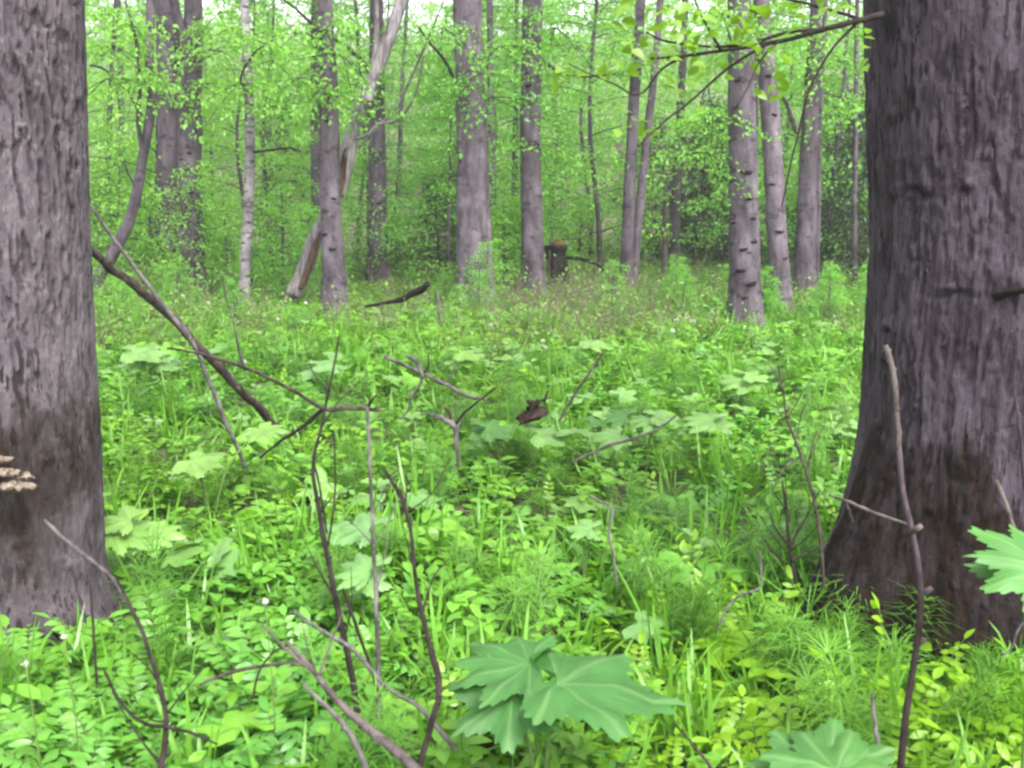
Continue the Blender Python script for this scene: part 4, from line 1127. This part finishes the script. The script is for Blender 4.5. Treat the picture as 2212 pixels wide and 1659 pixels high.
def p_horsetail(seed, H=.36, mat='horsetail'):
    rng = np.random.default_rng(seed); mb = MB()
    for s in range(2):
        d = rnd_dir(rng, 1.2, 1.55); P = arc(np.array([rng.normal() * .04, rng.normal() * .04, -.02]), d, H * rng.uniform(.75, 1.15), .1, 12)
        tube(mb, P, np.linspace(.0026, .001, 12), 3, 0, cap=False)
        for k in range(3, 12):
            ln = .11 * math.sin(math.pi * (k - 1) / 12) ** .7 + .015
            m = 11
            az = np.linspace(0, 6.28, m, endpoint=False) + rng.uniform(0, 1)
            dv = np.stack([np.cos(az), np.sin(az), np.full(m, .42)], -1) + rng.normal(size=(m, 3)) * .1
            tip = P[k] + dv * ln - np.array([0, 0, 1]) * .25 * ln
            mid = P[k] + dv * ln * .5 + np.array([0, 0, .004])
            sd = unit(np.cross(dv, np.array([0, 0, 1.0]))) * .0017
            V = np.stack([np.repeat(P[k][None], m, 0) + sd, np.repeat(P[k][None], m, 0) - sd, mid + sd, mid - sd, tip], 1)
            off = (np.arange(m) * 5)[:, None]
            b = mb.n
            mb.addn(V.reshape(-1, 3), (np.array([[0, 1, 3, 2]]) + off), 0)
            ff = np.array([[2, 3, 4]]) + off + b
            mb.f.extend(map(tuple, ff.tolist())); mb.m.extend([0] * m)
    return mb.mesh("horsetail", [M[mat]])

def p_shrublet(seed, H=.55, mat='shrublet', nl=70, L=.045):
    rng = np.random.default_rng(seed); mb = MB()
    for s in range(6):
        d = rnd_dir(rng, .8, 1.45); l = H * rng.uniform(.5, 1.1)
        P = arc(np.array([rng.normal() * .05, rng.normal() * .05, -.02]), d, l, .12, 6)
        tube(mb, P, np.linspace(.004, .0015, 6), 3, 1, cap=False)
        m = nl // 6
        t = rng.uniform(.25, 1, m)
        c = np.stack([np.interp(t, np.linspace(0, 1, 6), P[:, q]) for q in range(3)], -1) + rng.normal(size=(m, 3)) * .04
        ll = L * rng.uniform(.6, 1.3, m)
        leaves(mb, c, rng.normal(size=(m, 3)) + [0, 0, .3], rng.normal(size=(m, 3)) * .5 + [0, 0, 1], ll, ll * .6, 0, 0, .2, .15)
    return mb.mesh("low_shrub", [M[mat], M['twig']])

PROTO = {}
def proto(key, meshes):
    PROTO[key] = [bpy.data.objects.new(m.name, m) for m in meshes]
proto('grass', [p_grass(1), p_grass(2, 10, .5, .006), p_grass(3, 18, .34, .0065)])
proto('herb', [p_herb(1, .36, 6, .085), p_herb(2, .30, 5, .10), p_herb(3, .42, 7, .08), p_herb(4, .28, 4, .095, 'pale', 1)])
proto('trifol', [p_trifol(5), p_trifol(6, 7, .22, .055), p_trifol(7, 5, .30, .075)])
proto('fern', [p_fern(1), p_fern(2, 5, .30, .06), p_fern(3, 3, .42, .085, 'fern', 7)])
proto('lime', [p_fern(4, 3, .30, .06, 'lime', 5), p_trifol(8, 5, .22, .07, 'lime'), p_fern(5, 4, .26, .055, 'lime', 6)])
proto('horsetail', [p_horsetail(1), p_horsetail(2, .30), p_horsetail(3, .42)])
def p_broad(seed):
    rng = np.random.default_rng(seed); mb = MB()
    for q in range(4):
        az = q * 1.57 + rng.normal() * .4
        d = rnd_dir(rng, .7, 1.3, az); P = arc(np.array([0, 0, -.02]), d, rng.uniform(.2, .36), .2, 5)
        tube(mb, P, np.linspace(.003, .002, 5), 3, 1, cap=False)
        V, Fs = SMALLJ[q % 2]
        R = (Euler((rng.normal() * .18, rng.normal() * .18 + .1, az)).to_matrix())
        mb.add(P[-1] + (V * rng.uniform(.08, .13)) @ np.array(R).T, Fs, 0)
    return mb.mesh("broad_herb", [M['pale'] if seed % 2 else M['herb'], M['stalk']])
SMALLJ = []
for k in range(2):
    me_ = jag_leaf(60 + k, 1.0, 5, 46, 3)
    SMALLJ.append((np.array([v.co for v in me_.vertices]), [tuple(f.vertices) for f in me_.polygons]))
proto('broad', [p_broad(1), p_broad(2), p_broad(3)])
proto('brush', [p_shrublet(11, .7, 'shrublet', 18, .04), p_shrublet(12, .9, 'shrublet', 12, .045), p_shrublet(13, .55, 'shrublet', 24, .04)])
proto('shrublet', [p_shrublet(1), p_shrublet(2, .7), p_shrublet(3, .45)])

def scatter(name, label, keys, pts, rots, scl, pid):
    """ONE object of kind stuff: its points carry instances of the plant meshes"""
    me = bpy.data.meshes.new(name)
    me.vertices.add(len(pts)); me.vertices.foreach_set("co", np.asarray(pts, np.float32).ravel())
    for nm, ty, arr in (("rot", 'FLOAT_VECTOR', rots), ("scl", 'FLOAT', scl), ("pid", 'INT', pid)):
        a = me.attributes.new(nm, ty, 'POINT')
        a.data.foreach_set("vector" if ty == 'FLOAT_VECTOR' else "value", np.asarray(arr, np.int32 if ty == 'INT' else np.float32).ravel())
    o = obj(name, me)
    tag(o, label, kind='stuff')
    ng = bpy.data.node_groups.new(name, 'GeometryNodeTree')
    ng.interface.new_socket("Geometry", in_out='INPUT', socket_type='NodeSocketGeometry')
    ng.interface.new_socket("Geometry", in_out='OUTPUT', socket_type='NodeSocketGeometry')
    gi, go = ng.nodes.new("NodeGroupInput"), ng.nodes.new("NodeGroupOutput")
    iop = ng.nodes.new("GeometryNodeInstanceOnPoints")
    jn = ng.nodes.new("GeometryNodeJoinGeometry")
    for k in keys:
        for ob in reversed(PROTO[k]):
            oi = ng.nodes.new("GeometryNodeObjectInfo"); oi.inputs['Object'].default_value = ob
            g2 = ng.nodes.new("GeometryNodeGeometryToInstance")
            ng.links.new(oi.outputs['Geometry'], g2.inputs[0]); ng.links.new(g2.outputs[0], jn.inputs[0])
    def na(nm, ty):
        n = ng.nodes.new("GeometryNodeInputNamedAttribute"); n.data_type = ty; n.inputs['Name'].default_value = nm
        return n.outputs[0]
    ng.links.new(gi.outputs[0], iop.inputs['Points']); ng.links.new(jn.outputs[0], iop.inputs['Instance'])
    iop.inputs['Pick Instance'].default_value = True
    ng.links.new(na("pid", 'INT'), iop.inputs['Instance Index'])
    ng.links.new(na("rot", 'FLOAT_VECTOR'), iop.inputs['Rotation'])
    ng.links.new(na("scl", 'FLOAT'), iop.inputs['Scale'])
    ng.links.new(iop.outputs[0], go.inputs[0])
    md = o.modifiers.new("plants", 'NODES'); md.node_group = ng
    return o

TRUNKS = [(t1.location.x, t1.location.y, .42), (t2.location.x, t2.location.y, .50)] + [(b.x, b.y, .25) for _t, _y, b in TREES.values()]
def field(n, seed, dens, ylo=1.55, yhi=24.0, extra=1.1, near=1.0):
    """n tries over the view's wedge; dens(x, y, u) gives the chance to keep"""
    rng = np.random.default_rng(seed)
    y = np.sqrt(rng.uniform(ylo ** 2, yhi ** 2, n))
    x = rng.uniform(-1, 1, n) * (.52 * y + extra)
    u = 1106 + x / y * F_PX / math.cos(PITCH)
    keep = rng.uniform(0, 1, n) < dens(x, y, u) * bare(x, y)
    for tx, ty, tr in TRUNKS:
        keep &= np.hypot(x - tx, y - ty) > tr
    keep &= np.hypot(x, y) > 1.45
    return x[keep], y[keep]

def plant(name, label, keys, n, seed, dens, smin, smax, tilt=.22, **k):
    x, y = field(n, seed, dens, **k)
    rng = np.random.default_rng(seed + 999)
    m = len(x)
    pts = np.stack([x, y, gz(x, y)], -1)
    rots = np.stack([rng.normal(size=m) * tilt, rng.normal(size=m) * tilt, rng.uniform(0, 6.28, m)], -1)
    np_ = sum(len(PROTO[q]) for q in keys)
    return scatter(name, label, keys, pts, rots, rng.uniform(smin, smax, m), rng.integers(0, np_, m))

def patch(x, y, f, seed):
    return .5 + .5 * np.clip(1.8 * fbm(x * f, y * f, .3, seed, 2), -1, 1)

# how thick each kind stands where
near_right = lambda x, y: smooth(.5, 1.0, x) * smooth(4.2, 3.2, y)
near_left = lambda x, y: smooth(0.1, -.5, x) * smooth(4.2, 3.0, y)
bare = lambda x, y: 1 - .85 * np.exp(-((x - .92) / .33) ** 2 - ((y - 2.75) / .5) ** 2)
plant("grass", "long soft green grass growing through the wood's ground plants", ['grass'], 3900, 1, lambda x, y, u: (.10 + .9 * patch(x, y, .8, 2) ** 1.5) * (1 - .75 * near_right(x, y)) * np.where(y > 14, .5, 1), .75, 1.35, yhi=16)
plant("horsetail_cover", "feathery green horsetails growing thickly over the ground", ['horsetail'], 7500, 3, lambda x, y, u: np.maximum(.14 * patch(x, y, .7, 5), .42 * near_right(x, y)) * np.where(y > 9, .35, 1), .8, 1.3, yhi=13)
plant("leafy_undergrowth", "bright leafy herbs covering the floor of the wood", ['herb', 'trifol'], 23000, 5, lambda x, y, u: (.25 + .75 * patch(x, y, .6, 8)) * (1 - .65 * near_right(x, y)) * (1 - .6 * smooth(0, .5, x) * smooth(4.2, 3.2, y)) * (1 - .6 * near_left(x, y)), .55, 1.08)
plant("compound_leaf_cover", "soft compound leaved herbs among the undergrowth", ['fern'], 6500, 7, lambda x, y, u: np.maximum(.35 * patch(x, y, .7, 12), smooth(0, -.5, x) * smooth(4.0, 3.0, y) * .9) * (1 - .8 * near_right(x, y)), .6, 1.05, yhi=14)
plant("yellow_green_cover", "yellow green leaflets of low herbs in patches", ['lime'], 5000, 9, lambda x, y, u: np.maximum(.30 * patch(x, y, .9, 15) ** 2, 1.0 * near_right(x, y)), .7, 1.2, yhi=14)
plant("broad_leaf_cover", "broad jagged pale leaves scattered through the undergrowth", ['broad'], 1300, 13, lambda x, y, u: (.10 + .75 * patch(x, y, .5, 40) ** 2) * (1 - .8 * near_right(x, y)), .75, 1.3, ylo=2.4, yhi=13)
plant("low_shrub_cover", "low twiggy shrubs with small olive leaves before the trees", ['shrublet'], 5000, 11, lambda x, y, u: smooth(8.5, 11, y) * (.15 + .85 * patch(x, y, .35, 20)), .6, 1.25, ylo=8, yhi=28, extra=2)

plant("near_herb_cover", "green herbs crowding the ground close to the camera", ['herb', 'trifol'], 2200, 21, lambda x, y, u: .75 * (1 - .8 * near_right(x, y)) * (1 - .8 * smooth(0, .5, x)) * (1 - .85 * near_left(x, y)), .5, .9, yhi=4.2)
plant("near_yellow_green_cover", "yellow green leaflets over brown litter by the furrowed trunk", ['lime'], 1500, 23, lambda x, y, u: (.7 * near_right(x, y) + .4 * smooth(0, .6, x)) * smooth(.2, .55, patch(x, y, 1.6, 30)), .7, 1.15, yhi=4.4)
plant("near_grass", "long grass blades close to the camera", ['grass'], 950, 25, lambda x, y, u: np.maximum(.10 + .7 * patch(x, y, 1.1, 31), .8 * smooth(0, .5, x)) * (1 - .7 * near_right(x, y)) * (1 - .5 * near_left(x, y)), .8, 1.3, yhi=4.5)

# single herbs one can pick out at the bottom corners
def frond_mesh(seed, H, L, mat, pairs):
    rng = np.random.default_rng(seed); mb = MB()
    d = np.array([math.cos(1.02), 0, math.sin(1.02)])
    frond(mb, rng, arc(np.zeros(3), d, H, .42, 10), L, 0, 1, pairs, .40)
    return mb.mesh("compound_leaf", [M[mat], M['stalk']])
FR = {'fern': [frond_mesh(70 + k, h, l, 'fern', p) for k, (h, l, p) in enumerate(((.46, .068, 9), (.40, .058, 9), (.50, .074, 8)))],
      'lime': [frond_mesh(80 + k, h, l, 'lime', p) for k, (h, l, p) in enumerate(((.32, .07, 5), (.28, .06, 6), (.36, .08, 4)))]}
def single_herb(name, label, group, kind, u, v, lift, rr):
    p = hit(u, v, lift)
    t = thing(name, label, "plant", (p.x, p.y, float(gz(p.x, p.y)) - .01), rr.uniform(0, 6.28), group)
    for k in range(rr.randint(3, 5)):
        o = obj("leaf", rr.choice(FR[kind]), t)
        o.rotation_euler = (rr.uniform(-.15, .15), rr.uniform(-.35, .25), k * 1.6 + rr.uniform(-.5, .5))
        s = rr.uniform(.75, 1.15); o.scale = (s, s, s)
rr = random.Random(9)
for k in range(44):
    u, v = rr.uniform(-60, 640), rr.uniform(1290, 1640)
    single_herb("compound_leaved_herb", "green herb with compound leaves crowding the bottom left corner", "compound leaved herbs in the bottom left corner", 'fern', u, v, .30, rr)
for k in range(26):
    u, v = rr.uniform(1480, 2230), rr.uniform(1330, 1640)
    single_herb("yellow_green_herb", "yellow green herb with small leaflets low at the bottom right", "yellow green herbs at the bottom right", 'lime', u, v, .16, rr)

plant("dry_brush", "brownish tangle of thin dry twigs before the middle trunks", ['brush'], 2600, 41, lambda x, y, u: smooth(1000, 1080, u) * smooth(1480, 1380, u) * smooth(9.5, 11.5, y) + .12 * smooth(9.5, 11.5, y), .6, 1.2, ylo=9, yhi=17)

# ------------------------------------------------------------------ white flowers
def flower_mesh(seed):
    rng = np.random.default_rng(seed); mb = MB()
    for k in range(16):
        d = rnd_dir(rng, -.1, 1.5)
        c = d * .016
        for a in range(4):
            dv = rng.normal(size=3)
            leaves(mb, [c], [dv], [d], [.011], [.008], 0, 0, .1, .1)
    return mb.mesh("bloom", [M['flower']], False)
BLOOM = [flower_mesh(k) for k in range(3)]
def flower(u, v, size_px, label, group=None, Y=None):
    Y = Y or hit(u, v, .38).y
    c = at(u, v, Y); base = Vector((c.x, Y + .02, float(gz(c.x, Y))))
    t = thing("white_flower", label, "flower", base, 0, group)
    o = obj("bloom", BLOOM[int(u) % 3], t); o.location = c - base
    s = size_px * Y / F_PX / .045
    o.scale = (s, s, s * 1.2)
    mb = MB(); l = c - base
    tube(mb, catmull([[0, 0, 0], [l.x * .4 + .01, l.y * .4, l.z * .5], [l.x, l.y, l.z]], 8), np.linspace(.003, .0015, 8), 5)
    obj("stalk", mb.mesh("flower_stalk", [M['stalk']]), t)
flower(573, 1300, 17, "small white flower head left of the dark dead stem", Y=2.5)
flower(138, 1376, 15, "roundish white flower head among compound leaves below the flaky trunk", Y=2.45)
flower(55, 1436, 19, "greenish white flower head lowest, in the bottom left corner", Y=2.3)
flower(528, 782, 11, "white flower at the foot of a pale thin leaning stick")
for u, v in ((1462, 692), (1486, 688), (1498, 696), (1452, 715)):
    flower(u, v, 12, "white flower in the loose cluster before the scarred grey trunk", "white flowers before the scarred trunk")
for u, v in ((1160, 722), (1172, 738), (1060, 703), (1178, 752)):
    flower(u, v, 11, "white flower scattered among the leaves in the middle", "white flowers in the middle of the plants")
for u, v in ((450, 655), (600, 690), (660, 655), (395, 640), (560, 720)):
    flower(u, v, 9, "tiny white flower among the leaves behind the brown branch", "tiny white flowers behind the brown branch")

# ------------------------------------------------------------------ the thicket and the wood behind
def young_tree(seed, H=6.5, R=1.9, nb=34, per=155, leaf=.072, mat='crown', low=.10, shape=1.0):
    rng = np.random.default_rng(seed)
    mb, tb = MB(), MB()
    zs = np.linspace(-.2, H, 12)
    S = np.stack([.25 * vnoise(zs * .4, seed, 0, 2) * zs / 3, .25 * vnoise(zs * .4, seed + 7, 0, 3) * zs / 3, zs], -1)
    tube(tb, S, np.linspace(.055, .01, 12), 7, 0)
    for b in range(nb):
        hf = low + (1 - low) * (b + rng.uniform(0, 1)) / nb
        h = H * hf; az = b * 2.4 + rng.uniform(-.5, .5)
        ln = R * (1 - .75 * hf ** (1.6 * shape)) * rng.uniform(.55, 1.15)
        d = np.array([math.cos(az), math.sin(az), 0])
        p0 = np.array([np.interp(h, zs, S[:, k]) for k in range(3)])
        t = np.linspace(0, 1, 7)[:, None]
        P = p0 + d * ln * t + np.array([0, 0, 1]) * ln * (.45 * t - .45 * t * t)
        tube(tb, P, np.linspace(.014, .003, 7), 3, 0, cap=False)
        m = int(per * (.5 + ln / R))
        tt = rng.uniform(.15, 1.05, m) ** .8
        c = np.stack([np.interp(tt, t[:, 0], P[:, k]) for k in range(3)], -1)
        sd = np.array([-d[1], d[0], 0])
        # leaves sit in small groups on side twigs
        g = rng.integers(0, max(2, m // 7), m); gs = rng.normal(size=(g.max() + 1, 2))
        lat = gs[g, 0:1] * .20 * ln; ver = gs[g, 1:2] * .07 * ln
        c = c + sd * lat + np.array([0, 0, 1]) * ver + rng.normal(size=(m, 3)) * .06
        dv = d + rng.normal(size=(m, 3)) * .9
        nv = np.array([0, 0, 1]) + rng.normal(size=(m, 3)) * .5
        L = leaf * rng.uniform(.6, 1.3, m)
        leaves(mb, c, dv, nv, L, L * .66, 0, 0, .22, .2)
    return mb.mesh("young_crown", [M[mat]], False), tb.mesh("young_trunk", [M['bark_dark']])

YOUNG = [young_tree(200 + k, H=h, R=r) for k, (h, r) in enumerate(((5.9, 1.9), (7.2, 2.2), (4.6, 1.7), (8.0, 2.4), (5.6, 2.2)))]
BUSH = [young_tree(300 + k, H=h, R=r, nb=26, per=95, leaf=.062, low=.04, shape=.8) for k, (h, r) in enumerate(((2.0, 1.1), (2.6, 1.3), (1.5, .9)))]
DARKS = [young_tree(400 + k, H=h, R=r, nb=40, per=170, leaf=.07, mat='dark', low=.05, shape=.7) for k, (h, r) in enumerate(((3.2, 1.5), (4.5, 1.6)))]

def put(kind, name, label, cat, x, y, s, rz, group=None):
    t = thing(name, label, cat, (x, y, float(gz(x, y)) - .03), rz, group)
    t.scale = (s, s, s)
    obj("trunk", kind[1], t); obj("crown", kind[0], t)
    return t
r = random.Random(21)
# young trees filling the spaces between and behind the tall trunks
lines = [(18.5, 13), (21.5, 15), (25.0, 12), (29.0, 10)]
first = {}
for ri, (yy, n) in enumerate(lines):
    for k in range(n):
        x = (-.62 + 1.24 * (k + .5) / n) * yy + r.uniform(-.6, .6)
        y = yy + r.uniform(-1.1, 1.1)
        if any(abs(x / y - b.x / b.y) < .012 and b.y > y - .6 for _t, _q, b in TREES.values()):
            x += .7
        uu = 1106 + x / y * F_PX
        if y < 24 and (1400 < uu < 1560 or 925 < uu < 970):
            continue
        vi = r.randrange(len(YOUNG))
        lab = ("young leafy tree in the thicket close behind the tall trunks", "young leafy tree deeper in the thicket behind the tall trunks", "pale young tree far back in the wood", "pale young tree far back in the wood")[ri]
        grp = ("young trees close behind the trunks", "young trees deeper in the thicket", "young trees far back", "young trees far back")[ri]
        if vi not in first:
            first[vi] = put(YOUNG[vi], "young_tree", lab, "tree", x, y, r.uniform(.8, 1.15), r.uniform(0, 6.28), grp)
        else:
            t = copy_tree(first[vi]); s = r.uniform(.8, 1.2)
            t.location = (x, y, float(gz(x, y)) - .03); t.scale = (s, s, s); t.rotation_euler = (0, 0, r.uniform(0, 6.28))
            t['label'] = lab; t['group'] = grp
def pocket(x, y):
    u = 1106 + x / y * F_PX
    return (1385 < u < 1570 or 1785 < u < 1880 or 915 < u < 980) and y < 24
firstb = {}
def bush(x, y, s, lab, grp):
    vi = r.randrange(3)
    if vi not in firstb:
        firstb[vi] = put(BUSH[vi], "leafy_bush", lab, "bush", x, y, s, 0, grp)
    else:
        t = copy_tree(firstb[vi])
        t.location = (x, y, float(gz(x, y)) - .03); t.scale = (s, s, s); t.rotation_euler = (0, 0, r.uniform(0, 6.28))
        t['label'] = lab; t['group'] = grp
for k in range(50):
    y = r.uniform(15.5, 22); x = r.uniform(-.58, .58) * y
    uu = 1106 + x / y * F_PX
    if not pocket(x, y) and not (y < 17 and 1150 < uu < 1260):
        bush(x, y, r.uniform(.6, 1.15), "leafy green bush at the feet of the trees", "bushes at the feet of the trees")
for k in range(46):
    y = r.uniform(11.5, 16.2); x = r.uniform(-.50, .45) * y
    uu = 1106 + x / y * F_PX
    if 1140 < uu < 1270 or 1320 < uu < 1400:
        continue
    bush(x, y, r.uniform(.22, .42), "knee high leafy bush in front of the tall trunks", "low bushes before the trunks")
def at_u(u, y):
    return (u - 1106) / F_PX * y * .99
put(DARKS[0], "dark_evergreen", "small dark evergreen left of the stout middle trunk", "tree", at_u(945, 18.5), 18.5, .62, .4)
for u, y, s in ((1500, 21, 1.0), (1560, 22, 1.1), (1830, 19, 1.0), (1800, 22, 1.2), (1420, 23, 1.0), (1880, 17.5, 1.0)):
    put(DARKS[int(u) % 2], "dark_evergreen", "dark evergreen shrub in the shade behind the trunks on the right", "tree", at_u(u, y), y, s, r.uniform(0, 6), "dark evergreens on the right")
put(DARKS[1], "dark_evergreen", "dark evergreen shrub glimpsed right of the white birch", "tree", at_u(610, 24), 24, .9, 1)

# the wooded hillside far behind, one mass of pale spring leaves
FARV = [young_tree(500 + k, H=h, R=rr, nb=30, per=60, leaf=.17, mat='far', low=.08) for k, (h, rr) in enumerate(((9, 2.8), (11, 3.2), (7.5, 2.6)))]
PROTO['far'] = [bpy.data.objects.new("far_crown", c) for c, _ in FARV]
rng = np.random.default_rng(5)
fy = rng.uniform(34, 62, 175); fx = rng.uniform(-.68, .68, 175) * fy
scatter("far_wood", "pale green far wood rising on the hillside behind", ['far'], np.stack([fx, fy, gz(fx, fy)], -1),
        np.stack([0 * fx, 0 * fx, rng.uniform(0, 6.28, 175)], -1), rng.uniform(.5, 1.1, 175), rng.integers(0, 3, 175))

# leafy twigs of the tall trees that hang into view
SPRAY = []
def spray_mesh(seed):
    rng = np.random.default_rng(seed); mb = MB()
    for b in range(5):
        d = unit(np.array([rng.normal(), rng.normal() * .6, rng.uniform(-.35, .15)])); ln = rng.uniform(.5, 1.1)
        P = arc(np.zeros(3), d, ln, .25, 7)
        tube(mb, P, np.linspace(.008, .002, 7), 4, 1, cap=False)
        m = 46
        t = rng.uniform(.15, 1.05, m)
        c = np.stack([np.interp(t, np.linspace(0, 1, 7), P[:, k]) for k in range(3)], -1) + rng.normal(size=(m, 3)) * [.11, .11, .07]
        L = .085 * rng.uniform(.65, 1.2, m)
        leaves(mb, c, d + rng.normal(size=(m, 3)) * .8, np.array([0, 0, 1]) + rng.normal(size=(m, 3)) * .5, L, L * .68, 0, 0, .2, .2)
    return mb.mesh("leafy_twig", [M['crown'], M['stick_dark']], False)
SPRAY = [spray_mesh(k) for k in range(4)]
r = random.Random(3)
for key, spots in (('F', [(1000, 170), (1035, 160), (1080, 100), (960, 60), (1010, 60), (1060, 210)]), ('G', [(1150, 20), (1200, 60), (1130, 100), (1250, 90), (1160, 310)]), ('D', [(660, 70), (740, 120), (690, 200), (640, 170), (760, 40)]),
                   ('C', [(560, 90), (590, 130), (500, 60), (600, 230), (520, 180)]), ('E', [(870, 60), (900, 120), (850, 170)]), ('A2', [(450, 60), (480, 110), (430, 180), (470, 30)]), ('B', [(250, 100), (290, 60), (230, 170), (300, 170), (240, 30)]),
                   ('H', [(1330, 90), (1300, 40), (1390, 140)]), ('J', [(1560, 30), (1650, 60), (1530, 330), (1540, 250)]), ('L', [(1800, 130), (1810, 60), (1720, 60), (1830, 220)]), ('I', [(1490, 260), (1500, 330), (1450, 100)])):
    t, Y, base = TREES[key]
    for u, v in spots:
        o = obj("leafy_twig", r.choice(SPRAY), t)
        o.location = at(u, v, Y - r.uniform(.2, .6)) - base
        s = r.uniform(.6, 1.0); o.scale = (s, s, s); o.rotation_euler = (0, 0, r.uniform(0, 6.28))

# ------------------------------------------------------------------ the wood's moist air
def haze():
    mb = MB()
    x0, x1, y0, y1, z0, z1 = -170, 170, -60, 230, -2.5, 60
    V = [(x, y, z) for z in (z0, z1) for y in (y0, y1) for x in (x0, x1)]
    mb.add(V, [(0, 2, 3, 1), (4, 5, 7, 6), (0, 1, 5, 4), (2, 6, 7, 3), (0, 4, 6, 2), (1, 3, 7, 5)])
    m, nt, out = new_mat("haze")
    pv = N(nt, "ShaderNodeVolumePrincipled")
    pv.inputs['Color'].default_value = (1.0, 1.0, 1.0, 1)
    pv.inputs['Density'].default_value = HAZE
    pv.inputs['Anisotropy'].default_value = 0.3
    nt.links.new(pv.outputs[0], out.inputs['Volume'])
    tag(obj("haze", mb.mesh("haze", [m], False)), "thin bright air of the wood", kind='stuff')
HAZE = 0.002
haze()
